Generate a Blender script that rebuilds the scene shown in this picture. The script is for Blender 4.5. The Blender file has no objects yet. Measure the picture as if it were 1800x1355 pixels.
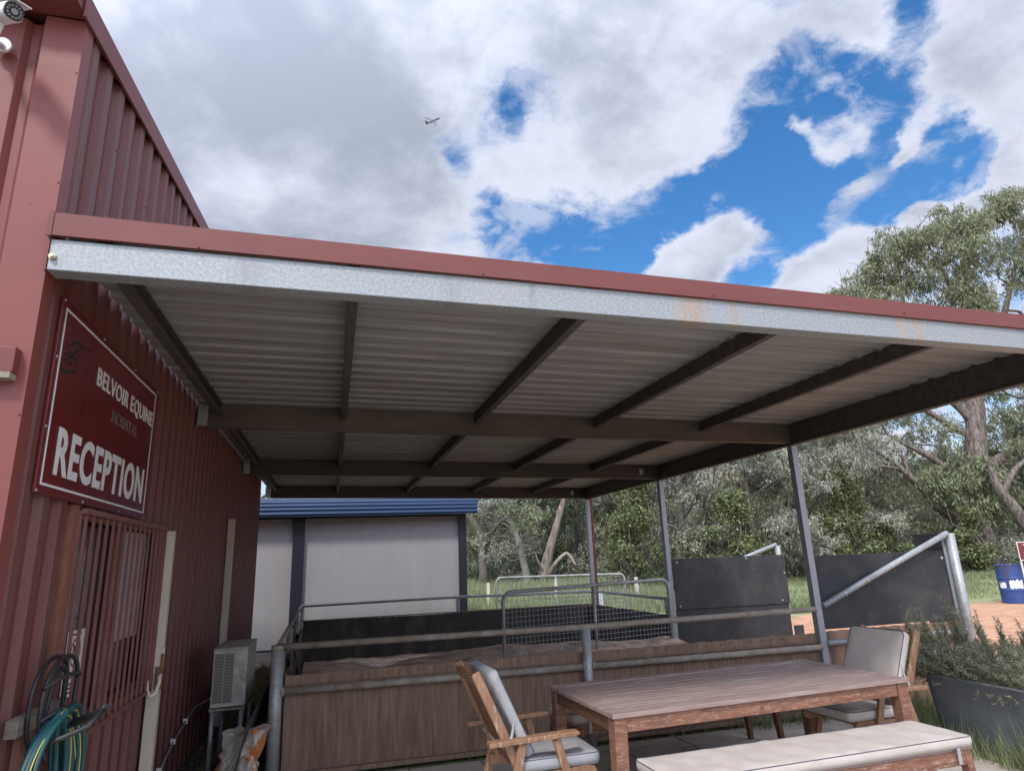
import bpy, math, random
import numpy as np
from mathutils import Vector, Matrix
R=math.radians
rnd=random.Random(7)
sc=bpy.context.scene
C=sc.collection
# ---------------- camera, sky, sun, exposure ----------------
def cam_setup():
    yw,pt,rl=R(-15.707),R(15.178),R(-2.218)
    f=Vector((-math.sin(yw)*math.cos(pt),math.cos(yw)*math.cos(pt),math.sin(pt)))
    r=Vector((math.cos(yw),math.sin(yw),0)); u=r.cross(f)
    r2=r*math.cos(rl)+u*math.sin(rl); u2=-r*math.sin(rl)+u*math.cos(rl)
    cd=bpy.data.cameras.new('camera'); co=bpy.data.objects.new('camera',cd); C.objects.link(co)
    m=Matrix((( r2.x,u2.x,-f.x,1.1978),(r2.y,u2.y,-f.y,0.0),(r2.z,u2.z,-f.z,1.6),(0,0,0,1)))
    co.matrix_world=m
    cd.sensor_width=36; cd.sensor_fit='HORIZONTAL'; cd.lens=1127.12*36/1800
    cd.clip_start=.05; cd.clip_end=3000
    sc.camera=co
cam_setup()
sc.view_settings.view_transform='Standard'; sc.view_settings.look='None'
sc.view_settings.gamma=1; sc.view_settings.exposure=-0.1
SUN_AZ=R(-150)      # direction to the sun, measured from +Y towards +X
SUN_EL=R(52)
sund=Vector((math.sin(SUN_AZ)*math.cos(SUN_EL),math.cos(SUN_AZ)*math.cos(SUN_EL),math.sin(SUN_EL)))
ld=bpy.data.lights.new('sun','SUN'); ld.energy=3.0; ld.angle=R(9); ld.color=(1,.955,.88)
lo=bpy.data.objects.new('sun',ld); C.objects.link(lo); lo.rotation_euler=(-sund).to_track_quat('-Z','Y').to_euler(); lo.location=(0,0,30)
BLOBS = [(-0.245,0.732,0.635,0.24,0.9),(-0.119,0.784,0.609,0.262,1.0),(0.003,0.728,0.685,0.192,0.9),(-0.223,0.837,0.499,0.173,0.9),(0.028,0.868,0.495,0.144,0.9),(0.287,0.666,0.688,0.134,0.8),(0.223,0.75,0.623,0.034,-1.7),(0.246,0.724,0.645,0.037,-1.7),(0.136,0.801,0.583,0.029,-1.2),(0.159,0.812,0.562,0.025,-1.1),(0.119,0.794,0.596,0.019,-0.6),(0.204,0.826,0.525,0.037,-1.1),(0.232,0.837,0.496,0.047,-1.5),(0.271,0.832,0.484,0.059,-2),(0.328,0.814,0.48,0.069,-2.2),(0.341,0.832,0.438,0.06,-2),(0.39,0.802,0.452,0.074,-2.2),(0.442,0.762,0.473,0.068,-2.2),(0.484,0.725,0.49,0.066,-2),(0.527,0.688,0.5,0.065,-2.4),(0.552,0.647,0.526,0.05,-1.8),(0.547,0.619,0.564,0.053,-1.5),(0.54,0.582,0.608,0.047,-1.4),(0.581,0.566,0.585,0.055,-2.2),(0.624,0.541,0.564,0.05,-2),(0.632,0.507,0.587,0.032,-1),(0.625,0.476,0.619,0.035,-1.8),(0.597,0.644,0.477,0.063,-2),(0.628,0.6,0.496,0.061,-1.4),(0.651,0.551,0.521,0.05,-1.6),(0.705,0.518,0.484,0.04,-1.2),(0.741,0.506,0.441,0.036,-1.4),(0.703,0.547,0.455,0.062,-2),(0.728,0.514,0.453,0.04,-1.5),(0.598,0.683,0.42,0.073,-1.8),(0.651,0.634,0.417,0.062,-1.8),(0.691,0.588,0.421,0.051,-1.8),(0.55,0.741,0.386,0.057,-1.6),(0.4,0.826,0.398,0.05,-1.4),(0.574,0.719,0.391,0.056,-1.6),(0.623,0.566,0.54,0.03,2.2),(0.595,0.609,0.524,0.028,1.9),(0.675,0.554,0.487,0.028,2.3),(0.646,0.608,0.461,0.038,2.1),(0.624,0.646,0.44,0.029,1.8),(0.713,0.544,0.442,0.041,-1.8),(0.695,0.597,0.401,0.034,-1.4),(0.735,0.516,0.439,0.032,-1.2),(0.674,0.609,0.418,0.03,-1),(0.573,0.602,0.555,0.017,1.6),(0.649,0.553,0.522,0.025,-1.2),(0.641,0.585,0.497,0.022,-1.2),(0.712,0.552,0.435,0.041,-1.6),(0.517,0.739,0.432,0.062,2.6),(0.48,0.777,0.406,0.058,2.4),(0.564,0.714,0.415,0.038,1.6),(0.668,0.642,0.376,0.075,2.6),(0.619,0.699,0.359,0.074,2.4),(0.709,0.584,0.396,0.064,2.2),(0.743,0.53,0.409,0.057,2.0),(0.758,0.493,0.427,0.047,1.0),(0.701,0.462,0.544,0.131,1.4),(0.482,0.648,0.589,0.135,1.2),(0.409,0.737,0.538,0.105,1.2),(0.285,0.784,0.552,0.077,1.2),(0.293,0.854,0.43,0.05,1.2),(0.571,0.524,0.632,0.057,1.0)]
SHADE = [(0.323,0.654,0.684,0.151,-0.9),(0.021,0.777,0.629,0.237,-0.8),(-0.187,0.773,0.606,0.279,-0.7),(-0.083,0.823,0.563,0.236,-0.5),(0.213,0.689,0.693,0.107,-0.4),(0.405,0.7,0.588,0.084,-0.35),(-0.134,0.849,0.51,0.054,0.8),(-0.037,0.851,0.524,0.084,0.5),(0.116,0.773,0.623,0.074,0.6),(0.218,0.789,0.575,0.115,0.5),(0.47,0.62,0.628,0.079,0.5),(0.434,0.668,0.605,0.064,0.3),(0.709,0.473,0.523,0.093,0.3),(-0.315,0.824,0.471,0.132,-0.2)]

def sky_setup():
    w=bpy.data.worlds.new("World"); sc.world=w; w.use_nodes=True
    nt=w.node_tree; N=nt.nodes; K=nt.links; N.clear()
    out=N.new('ShaderNodeOutputWorld'); bg=N.new('ShaderNodeBackground'); bg.inputs[1].default_value=.1
    K.new(bg.outputs[0],out.inputs[0])
    sky=N.new('ShaderNodeTexSky'); sky.sky_type='NISHITA'; sky.sun_disc=False
    sky.sun_elevation=SUN_EL; sky.sun_rotation=SUN_AZ; sky.air_density=1.0; sky.dust_density=.3; sky.ozone_density=3
    tc=N.new('ShaderNodeTexCoord'); G=tc.outputs['Generated']
    def math_(op,a,b=None,c=None,clamp=False):
        n=N.new('ShaderNodeMath'); n.operation=op; n.use_clamp=clamp
        for i,v in enumerate((a,b,c)):
            if v is None: continue
            if isinstance(v,(int,float)): n.inputs[i].default_value=v
            else: K.new(v,n.inputs[i])
        return n.outputs[0]
    def vm(op,a,b=None,s=None):
        n=N.new('ShaderNodeVectorMath'); n.operation=op
        for i,v in enumerate((a,b)):
            if v is None: continue
            if isinstance(v,(tuple,Vector)): n.inputs[i].default_value=v
            else: K.new(v,n.inputs[i])
        if s is not None:
            if isinstance(s,(int,float)): n.inputs['Scale'].default_value=s
            else: K.new(s,n.inputs['Scale'])
        return n
    def noise(vec,scale,detail,rough,dist=0,col=False):
        n=N.new('ShaderNodeTexNoise'); n.inputs['Scale'].default_value=scale; n.inputs['Detail'].default_value=detail
        n.inputs['Roughness'].default_value=rough; n.inputs['Distortion'].default_value=dist
        K.new(vec,n.inputs['Vector']); return n.outputs['Color' if col else 'Fac']
    def mr(v,a,b,c,d,typ='SMOOTHSTEP'):
        n=N.new('ShaderNodeMapRange'); n.interpolation_type=typ
        for i,x in enumerate((v,a,b,c,d)):
            if isinstance(x,(int,float)): n.inputs[i].default_value=x
            else: K.new(x,n.inputs[i])
        return n.outputs[0]
    def mixc(f,a,b):
        n=N.new('ShaderNodeMix'); n.data_type='RGBA'
        for s,v in ((n.inputs[0],f),(n.inputs[6],a),(n.inputs[7],b)):
            if isinstance(v,(int,float)): s.default_value=v
            elif isinstance(v,tuple): s.default_value=(*v,1)
            else: K.new(v,s)
        return n.outputs[2]
    # cloud-layer coordinate: direction flattened on to a layer overhead
    sep=N.new('ShaderNodeSeparateXYZ'); K.new(G,sep.inputs[0])
    zc=math_('MAXIMUM',sep.outputs[2],0.0)
    inv=math_('DIVIDE',1.0,math_('ADD',zc,.35))
    P=vm('SCALE',G,s=inv).outputs[0]
    # warp so that the cloud edges billow
    wn=noise(P,3.6,9,.62,col=True)
    warp=vm('SCALE',vm('SUBTRACT',wn,(.5,.5,.5)).outputs[0],s=.17).outputs[0]
    Gw=vm('ADD',G,warp).outputs[0]
    def blobs(lst,src):
        acc=None
        for (x,y,z,r,wt) in lst:
            d=vm('DISTANCE',src,(x,y,z)).outputs['Value']
            v=mr(d,0.0,r*1.5,wt,0.0)
            acc=v if acc is None else math_('ADD',acc,v)
        return acc
    b=blobs(BLOBS,Gw)
    n1=noise(P,4.6,11,.6,.25); n0=noise(P,1.4,3,.5)
    n4=noise(P,17,6,.65,.5)
    D=math_('ADD',b,.62)
    D=math_('ADD',D,math_('MULTIPLY',math_('SUBTRACT',n1,.5),5.0))
    D=math_('ADD',D,math_('MULTIPLY',math_('SUBTRACT',n4,.5),2.4))
    D=math_('ADD',D,math_('MULTIPLY',math_('SUBTRACT',n0,.5),1.2))
    alpha=mr(D,-.7,1.1,0.0,1.0)
    nw=noise(P,7.5,10,.6,.8)
    thin=mr(math_('ADD',nw,math_('MULTIPLY',D,.05)),.46,.66,0.0,.62)
    alpha=math_('MAXIMUM',alpha,thin)
    # shade of the cloud bases
    sh=blobs(SHADE,Gw)
    n2=noise(P,3.4,9,.55,.3); n3=noise(P,10,7,.6,.3)
    Bv=math_('ADD',math_('MULTIPLY',math_('SUBTRACT',n2,.5),2.6),math_('MULTIPLY',math_('SUBTRACT',n3,.5),1.2))
    Bv=math_('ADD',Bv,math_('MULTIPLY',sh,.42))
    edge=mr(D,.2,2.4,.32,0.0)
    Bv=math_('ADD',math_('ADD',Bv,edge),.66)
    Bv=mr(Bv,-.1,1.15,0.0,1.0)
    cloud=mixc(Bv,(4.3,4.75,6.0),(8.3,8.8,10.4))
    # clouds round the sun's direction glow brighter
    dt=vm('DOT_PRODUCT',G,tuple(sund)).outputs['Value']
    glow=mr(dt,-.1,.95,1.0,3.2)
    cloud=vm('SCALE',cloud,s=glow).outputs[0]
    # deepen the blue a little
    hs=N.new('ShaderNodeHueSaturation'); hs.inputs['Saturation'].default_value=1.28; hs.inputs['Value'].default_value=2.1
    K.new(sky.outputs[0],hs.inputs['Color'])
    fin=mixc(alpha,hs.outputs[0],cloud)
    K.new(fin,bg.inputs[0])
sky_setup()

# ---------------- materials ----------------
def mat(name,c1,c2=None,scale=4,stretch=(1,1,1),rough=.6,bump=0,metal=0,c3=None,amt3=.45,scale3=2,soft3=.1,spec=None,detail=6,bscale=None,island=0,trans=0):
    m=bpy.data.materials.new(name); m.use_nodes=True; nt=m.node_tree; N=nt.nodes; K=nt.links
    p=N['Principled BSDF']; p.inputs['Roughness'].default_value=rough; p.inputs['Metallic'].default_value=metal
    if spec is not None: p.inputs['Specular IOR Level'].default_value=spec
    if c2 is None: c2=c1
    tc=N.new('ShaderNodeTexCoord'); mp=N.new('ShaderNodeMapping'); mp.inputs['Scale'].default_value=stretch
    K.new(tc.outputs['Object'],mp.inputs[0])
    n=N.new('ShaderNodeTexNoise'); n.inputs['Scale'].default_value=scale; n.inputs['Detail'].default_value=detail; n.inputs['Roughness'].default_value=.65
    K.new(mp.outputs[0],n.inputs['Vector'])
    cr=N.new('ShaderNodeValToRGB'); cr.color_ramp.elements[0].position=.32; cr.color_ramp.elements[1].position=.68
    cr.color_ramp.elements[0].color=(*c1,1); cr.color_ramp.elements[1].color=(*c2,1)
    K.new(n.outputs['Fac'],cr.inputs[0]); col=cr.outputs[0]
    def mix(f,a,b,mode='MIX'):
        x=N.new('ShaderNodeMix'); x.data_type='RGBA'; x.blend_type=mode
        for s,v in ((x.inputs[0],f),(x.inputs[6],a),(x.inputs[7],b)):
            if isinstance(v,(int,float)): s.default_value=v
            elif isinstance(v,tuple): s.default_value=(*v,1)
            else: K.new(v,s)
        return x.outputs[2]
    if c3 is not None:
        n3=N.new('ShaderNodeTexNoise'); n3.inputs['Scale'].default_value=scale3; n3.inputs['Detail'].default_value=8; n3.inputs['Roughness'].default_value=.7
        K.new(mp.outputs[0],n3.inputs['Vector'])
        r=N.new('ShaderNodeMapRange'); r.inputs[1].default_value=1-amt3-soft3; r.inputs[2].default_value=1-amt3+soft3
        K.new(n3.outputs['Fac'],r.inputs[0]); col=mix(r.outputs[0],col,c3)
    if island:
        g=N.new('ShaderNodeNewGeometry'); r=N.new('ShaderNodeMapRange'); r.inputs[3].default_value=1-island; r.inputs[4].default_value=1+island
        K.new(g.outputs['Random Per Island'],r.inputs[0])
        x=N.new('ShaderNodeVectorMath'); x.operation='SCALE'; K.new(col,x.inputs[0]); K.new(r.outputs[0],x.inputs['Scale']); col=x.outputs[0]
    K.new(col,p.inputs['Base Color'])
    if bump:
        b=N.new('ShaderNodeBump'); b.inputs['Strength'].default_value=min(1,bump); b.inputs['Distance'].default_value=.01
        src=n.outputs['Fac']
        if bscale:
            nb=N.new('ShaderNodeTexNoise'); nb.inputs['Scale'].default_value=bscale; nb.inputs['Detail'].default_value=5; K.new(mp.outputs[0],nb.inputs['Vector']); src=nb.outputs['Fac']
        K.new(src,b.inputs['Height']); K.new(b.outputs[0],p.inputs['Normal'])
    if trans:
        t=N.new('ShaderNodeBsdfTranslucent'); K.new(col,t.inputs[0]); a=N.new('ShaderNodeMixShader'); a.inputs[0].default_value=trans
        K.new(p.outputs[0],a.inputs[1]); K.new(t.outputs[0],a.inputs[2]); K.new(a.outputs[0],N['Material Output'].inputs[0])
    return m
RED=mat('red_steel',(.115,.036,.034),(.165,.050,.046),2.5,(1,4,.25),.5,.05,c3=(.135,.070,.062),amt3=.42,scale3=3,spec=.4,bscale=40,soft3=.15)
RED2=mat('red_trim',(.145,.038,.033),(.172,.046,.040),2,(.5,1,3),.5,.03,spec=.4,c3=(.16,.062,.055),amt3=.36,scale3=1.2)
REDFRONT=mat('red_front',(.185,.05,.044),(.215,.06,.053),1.2,(1,1,.3),.5,.03,spec=.4,c3=(.20,.075,.068),amt3=.35,scale3=2)  # lighter red for the front wall and corner flashing
GALV=mat('galvanised',(.36,.40,.43),(.60,.64,.68),85,(1,1,1),.42,.12,.55,c3=(.30,.33,.36),amt3=.42,scale3=60,detail=3)
GALVRUST=mat('galvanised_stained',(.235,.25,.26),(.36,.385,.40),70,(1,1,1),.5,.1,.3,c3=(.36,.325,.28),amt3=.37,scale3=1.4,soft3=.1,detail=4)
PIPE=mat('pipe_galvanised',(.30,.32,.33),(.42,.44,.45),30,(1,1,1),.5,.2,.35,c3=(.25,.20,.15),amt3=.40,scale3=5,soft3=.12)
DUSTPIPE=mat('pipe_dusty',(.28,.25,.22),(.38,.36,.33),12,(1,1,1),.75,.25,.1,c3=(.22,.16,.11),amt3=.5,scale3=9,soft3=.15)
STEELD=mat('dark_purlin',(.045,.04,.037),(.09,.075,.065),14,(1,1,1),.7,.5,.1,c3=(.12,.09,.065),amt3=.4,scale3=16,bscale=60)
STEELB=mat('beam_brown',(.10,.085,.075),(.15,.12,.10),5,(.4,1,1),.6,.15,.2,c3=(.075,.065,.058),amt3=.45,scale3=2)
SHEET=mat('roof_sheet',(.26,.25,.245),(.36,.35,.345),3.5,(.25,5,5),.6,.2,.15,c3=(.185,.17,.16),amt3=.42,scale3=3,soft3=.14)
RUBBER=mat('rubber_dusty',(.185,.115,.080),(.275,.182,.13),11,(4,4,.3),.9,.4,c3=(.11,.07,.05),amt3=.43,scale3=7,soft3=.15)
RUBBERR=mat('rubber_orange',(.26,.14,.09),(.44,.28,.19),6,(3,3,.4),.9,.35,c3=(.08,.06,.05),amt3=.46,scale3=3,soft3=.12)
RUBDARK=mat('rubber_dark',(.028,.026,.027),(.06,.052,.048),3,(1.5,1.5,.4),.8,.3,c3=(.12,.095,.08),amt3=.40,scale3=2.2)
MAT_=mat('rubber_mat',(.018,.020,.024),(.028,.030,.035),3,(1,1,1),.68,.2,c3=(.060,.057,.054),amt3=.40,scale3=2.5,soft3=.15,bscale=200)
SAND=mat('dry_sand',(.50,.36,.27),(.64,.48,.37),14,(1,1,1),.95,.8,c3=(.2,.14,.1),amt3=.45,scale3=4)
WOOD=mat('oiled_wood',(.13,.055,.032),(.25,.11,.065),7,(1,6,6),.65,.4,c3=(.38,.28,.22),amt3=.40,scale3=16,soft3=.08)
WOODD=mat('dark_wood',(.09,.035,.02),(.17,.075,.04),5,(1,9,9),.6,.3)
WOODG=mat('table_top_wood',(.235,.16,.14),(.30,.215,.19),5,(1,8,8),.6,.35,c3=(.40,.35,.325),amt3=.38,scale3=3.4,soft3=.12)
WOODL=mat('chair_wood',(.17,.085,.045),(.32,.175,.10),6,(6,6,1),.62,.35,c3=(.44,.35,.27),amt3=.38,scale3=7,soft3=.05)
CUSH=mat('cushion_cloth',(.50,.44,.40),(.57,.51,.465),9,(1,1,1),.95,.25,c3=(.44,.38,.34),amt3=.36,scale3=2,bscale=300,soft3=.2)
CUSHG=mat('cushion_grey',(.27,.27,.285),(.35,.35,.36),5,(1,1,1),.9,.25,bscale=260,c3=(.40,.39,.38),amt3=.4,scale3=3)
PIPING=mat('piping_cloth',(.10,.10,.12),rough=.9)
WHITEC=mat('shaded_cladding',(.31,.30,.315),(.35,.34,.355),1,(1,1,.3),.6,c3=(.28,.265,.27),amt3=.42,scale3=1.5,soft3=.2)  # white cladding greyed evenly, so its colour holds the verandah's shade
CREAM=mat('cream_paint',(.52,.47,.38),(.60,.55,.46),4,(3,3,.5),.55,.1,c3=(.40,.33,.24),amt3=.33,scale3=5)
RUST=mat('rust',(.16,.07,.03),(.28,.13,.05),20,(1,1,1),.85,.5)
NAVY=mat('navy_steel',(.008,.010,.020),(.012,.014,.028),3,rough=.5)
BLUE=mat('blue_roof',(.009,.03,.085),(.013,.04,.105),3,(.3,3,3),.38,.03,spec=.6)
BLACKP=mat('black_plastic',(.012,.012,.014),(.03,.03,.034),30,rough=.5,bump=.2)
HOSE=mat('teal_hose',(.010,.055,.065),(.016,.09,.10),8,rough=.5,spec=.4,c3=(.04,.05,.045),amt3=.4,scale3=6)
HOSEY=mat('yellow_stripe',(.45,.42,.10),rough=.5)
WHITE=mat('white_paint',(.70,.70,.70),(.78,.78,.77),6,rough=.5)
LETTER=mat('white_vinyl',(.66,.69,.72),(.76,.78,.80),12,rough=.4)
LETTERG=mat('grey_vinyl',(.15,.115,.105),(.19,.15,.135),12,rough=.5)
EMBL=mat('charcoal_vinyl',(.018,.02,.022),(.03,.034,.036),14,rough=.45)
SIGNR=mat('sign_red',(.125,.012,.015),(.165,.018,.021),1.3,rough=.28,spec=.7,c3=(.10,.012,.014),amt3=.42,scale3=2,soft3=.2)
PAVER=mat('concrete_paver',(.40,.35,.31),(.50,.45,.40),6,rough=.9,bump=.3,c3=(.31,.27,.235),amt3=.45,scale3=2,bscale=80)
GLASS=mat('window_glass',(.012,.014,.016),rough=.06,spec=.8)
BARK=mat('bark',(.10,.085,.072),(.30,.26,.225),5,(3,3,.6),.9,.9,c3=(.05,.04,.035),amt3=.45,scale3=5)
BARKP=mat('pale_bark',(.30,.24,.19),(.50,.42,.34),4,(2,2,.4),.85,.5,c3=(.16,.11,.08),amt3=.42,scale3=3)
TWIG=mat('grey_twig',(.22,.19,.165),(.36,.32,.28),6,rough=.9)
LEAFG=mat('gum_leaf',(.145,.17,.09),(.28,.295,.175),.9,rough=.5,island=.45,trans=.25,c3=(.20,.16,.09),amt3=.30,scale3=.7,spec=.5)
LEAFP=mat('grey_leaf',(.25,.26,.20),(.40,.40,.31),.8,rough=.5,island=.4,trans=.25,spec=.5,c3=(.25,.20,.14),amt3=.33,scale3=.5)
LEAFD=mat('dark_leaf',(.095,.11,.065),(.16,.18,.115),1.2,rough=.6,island=.5,trans=.15)
LEAFV=mat('vine_leaf',(.09,.115,.045),(.20,.215,.095),2.2,rough=.5,island=.6,trans=.25,c3=(.36,.24,.09),amt3=.36,scale3=2.6,soft3=.03)
LEAFR=mat('rosemary_leaf',(.19,.205,.12),(.36,.365,.23),4,rough=.6,island=.4,trans=.15,c3=(.16,.13,.09),amt3=.33,scale3=3)
GRASSM=mat('grass_blade',(.18,.215,.10),(.29,.32,.17),.8,rough=.6,island=.5,trans=.3,c3=(.34,.31,.17),amt3=.36,scale3=.6)
STRAW=mat('straw',(.26,.19,.09),(.36,.28,.15),9,rough=.95,bump=.5,island=.4)

def stains(m,spots):
    nt=m.node_tree; N=nt.nodes; K=nt.links; p=N['Principled BSDF']; src=p.inputs['Base Color'].links[0].from_socket
    tc=N.new('ShaderNodeTexCoord'); sp=N.new('ShaderNodeSeparateXYZ'); K.new(tc.outputs['Object'],sp.inputs[0])
    n=N.new('ShaderNodeTexNoise'); n.inputs['Scale'].default_value=9; n.inputs['Detail'].default_value=5; mp=N.new('ShaderNodeMapping'); mp.inputs['Scale'].default_value=(5,1,.6); K.new(tc.outputs['Object'],mp.inputs[0]); K.new(mp.outputs[0],n.inputs['Vector'])
    for x,w,c,s in spots:
        d=N.new('ShaderNodeMath'); d.operation='SUBTRACT'; K.new(sp.outputs[0],d.inputs[0]); d.inputs[1].default_value=x
        ab=N.new('ShaderNodeMath'); ab.operation='ABSOLUTE'; K.new(d.outputs[0],ab.inputs[0])
        r=N.new('ShaderNodeMapRange'); r.interpolation_type='SMOOTHSTEP'; K.new(ab.outputs[0],r.inputs[0]); r.inputs[1].default_value=0; r.inputs[2].default_value=w; r.inputs[3].default_value=s; r.inputs[4].default_value=0
        m2=N.new('ShaderNodeMath'); m2.operation='MULTIPLY'; K.new(r.outputs[0],m2.inputs[0])
        r2=N.new('ShaderNodeMapRange'); K.new(n.outputs['Fac'],r2.inputs[0]); r2.inputs[1].default_value=.35; r2.inputs[2].default_value=.62; K.new(r2.outputs[0],m2.inputs[1])
        x_=N.new('ShaderNodeMix'); x_.data_type='RGBA'; K.new(m2.outputs[0],x_.inputs[0]); K.new(src,x_.inputs[6]); x_.inputs[7].default_value=(*c,1); src=x_.outputs[2]
    K.new(src,p.inputs['Base Color'])
stains(GALVRUST,[(-.03,.14,(.40,.24,.13),.85),(.22,.05,(.38,.25,.15),.6),(1.33,.05,(.42,.30,.2),.8),(1.45,.06,(.42,.27,.16),.8),(-1.3,.08,(.22,.22,.23),.6),(-2.2,.12,(.22,.22,.23),.6),(-.9,.03,(.2,.2,.2),.7),(2.3,.1,(.25,.25,.25),.5)])
# ---------------- mesh helpers ----------------
class MB:
    def __init__(s): s.v=[]; s.f=[]; s.sm=[]
    def add(s,vs,fs,smooth=False):
        o=len(s.v); s.v+= [tuple(v) for v in vs]; s.f+=[tuple(i+o for i in f) for f in fs]; s.sm+=[smooth]*len(fs); return s
    def box(s,a,b,M=None):
        x0,y0,z0=[min(p,q) for p,q in zip(a,b)]; x1,y1,z1=[max(p,q) for p,q in zip(a,b)]
        vs=[(x0,y0,z0),(x1,y0,z0),(x1,y1,z0),(x0,y1,z0),(x0,y0,z1),(x1,y0,z1),(x1,y1,z1),(x0,y1,z1)]
        if M is not None: vs=[M@Vector(v) for v in vs]
        return s.add(vs,[(0,3,2,1),(4,5,6,7),(0,1,5,4),(1,2,6,5),(2,3,7,6),(3,0,4,7)])
    def bar(s,p,q,w,t,up=(0,0,1),w2=None,t2=None):   # rectangular bar p->q, w across, t along 'up'
        p=Vector(p); q=Vector(q); d=(q-p).normalized(); sd=d.cross(Vector(up))
        if sd.length<1e-4: sd=d.cross(Vector((0,1,0)))
        sd.normalize(); u=sd.cross(d)
        w2=w if w2 is None else w2; t2=t if t2 is None else t2
        vs=[]
        for c,a,b in ((p,w,t),(q,w2,t2)):
            for i,j in ((-1,-1),(1,-1),(1,1),(-1,1)): vs.append(c+sd*(i*a/2)+u*(j*b/2))
        return s.add(vs,[(3,2,1,0),(4,5,6,7),(0,1,5,4),(1,2,6,5),(2,3,7,6),(3,0,4,7)])
    def tube(s,pts,r,n=12,cap=True):
        pts=[Vector(p) for p in pts]; rs=r if isinstance(r,(list,tuple)) else [r]*len(pts)
        ring=[]; prev=None
        for i,p in enumerate(pts):
            if i==0: d=pts[1]-p
            elif i==len(pts)-1: d=p-pts[i-1]
            else: d=(pts[i+1]-p).normalized()+(p-pts[i-1]).normalized()
            d.normalize()
            if prev is None:
                a=Vector((0,0,1)) if abs(d.z)<.9 else Vector((1,0,0)); x=d.cross(a).normalized()
            else:
                x=prev-d*prev.dot(d); x.normalize()
            prev=x; y=d.cross(x)
            ring.append([p+(x*math.cos(2*math.pi*k/n)+y*math.sin(2*math.pi*k/n))*rs[i] for k in range(n)])
        vs=[v for rg in ring for v in rg]; fs=[]
        for i in range(len(pts)-1):
            for k in range(n): fs.append((i*n+k,i*n+(k+1)%n,(i+1)*n+(k+1)%n,(i+1)*n+k))
        s.add(vs,fs,True)
        if cap:
            o=len(s.v)-len(vs); s.f.append(tuple(o+k for k in reversed(range(n)))); s.f.append(tuple(o+(len(pts)-1)*n+k for k in range(n))); s.sm+=[False,False]
        return s
    def lathe(s,prof,c,n=32,smooth=True):   # prof: (r,z)
        vs=[(c[0]+r*math.cos(2*math.pi*k/n),c[1]+r*math.sin(2*math.pi*k/n),c[2]+z) for r,z in prof for k in range(n)]
        fs=[(i*n+k,i*n+(k+1)%n,(i+1)*n+(k+1)%n,(i+1)*n+k) for i in range(len(prof)-1) for k in range(n)]
        return s.add(vs,fs,smooth)
    def prism(s,poly,ax,a,b):   # poly in the other two axes, extruded on ax from a to b
        def P(u,v,w): return {'X':(w,u,v),'Y':(u,w,v),'Z':(u,v,w)}[ax]
        n=len(poly); vs=[P(u,v,a) for u,v in poly]+[P(u,v,b) for u,v in poly]
        fs=[tuple(range(n)),tuple(n+i for i in reversed(range(n)))]+[(i,n+i,n+(i+1)%n,(i+1)%n) for i in range(n)]
        return s.add(vs,fs)
    def sheet(s,prof,ax,a,b,th):   # open profile extruded, with thickness th in the second profile axis
        poly=list(prof)+[(u,v+th) for u,v in reversed(prof)]
        m=len(prof)
        def P(u,v,w): return {'X':(w,u,v),'Y':(u,w,v),'Z':(u,v,w)}[ax]
        vs=[P(u,v,a) for u,v in poly]+[P(u,v,b) for u,v in poly]; n=len(poly); fs=[]
        for i in range(n): fs.append((i,(i+1)%n,n+(i+1)%n,n+i))
        for i in range(m-1):
            fs.append((i,2*m-1-i,2*m-2-i,i+1)); fs.append((n+i,n+i+1,n+2*m-2-i,n+2*m-1-i))
        return s.add(vs,fs)
    def build(s,name,m,parent=None,bevel=0,seg=2):
        me=bpy.data.meshes.new(name)
        off=Vector(parent.get('_loc',(0,0,0))) if parent is not None else Vector((0,0,0))
        me.from_pydata([tuple(Vector(v)-off) for v in s.v],[],s.f); me.validate(); me.update()
        if len(me.polygons)==len(s.sm): me.polygons.foreach_set('use_smooth',s.sm)
        me.materials.append(m)
        import bmesh as _b
        bm=_b.new(); bm.from_mesh(me); _b.ops.recalc_face_normals(bm,faces=bm.faces); bm.to_mesh(me); bm.free()
        o=bpy.data.objects.new(name,me); C.objects.link(o)
        if parent is not None: o.parent=parent; o['_loc']=parent.get('_loc',(0,0,0))
        if bevel:
            b=o.modifiers.new('bevel','BEVEL'); b.width=bevel; b.segments=seg; b.limit_method='ANGLE'; b.angle_limit=R(40)
        return o
def tag(o,label=None,cat=None,group=None,kind=None):
    if label: o['label']=label
    if cat: o['category']=cat
    if group: o['group']=group
    if kind: o['kind']=kind
    return o
def empty(name,loc,label,cat,group=None):
    o=bpy.data.objects.new(name,None); C.objects.link(o); o.location=loc; o['_loc']=tuple(loc); o.empty_display_size=.2
    return tag(o,label,cat,group)
def struct(name,mb,m): return tag(mb.build(name,m),kind='structure')
def copy_tree(o,parent=None):
    c=o.copy(); C.objects.link(c)
    if parent is not None: c.parent=parent
    for ch in list(o.children): copy_tree(ch,c)
    return c
FT=None
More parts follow.
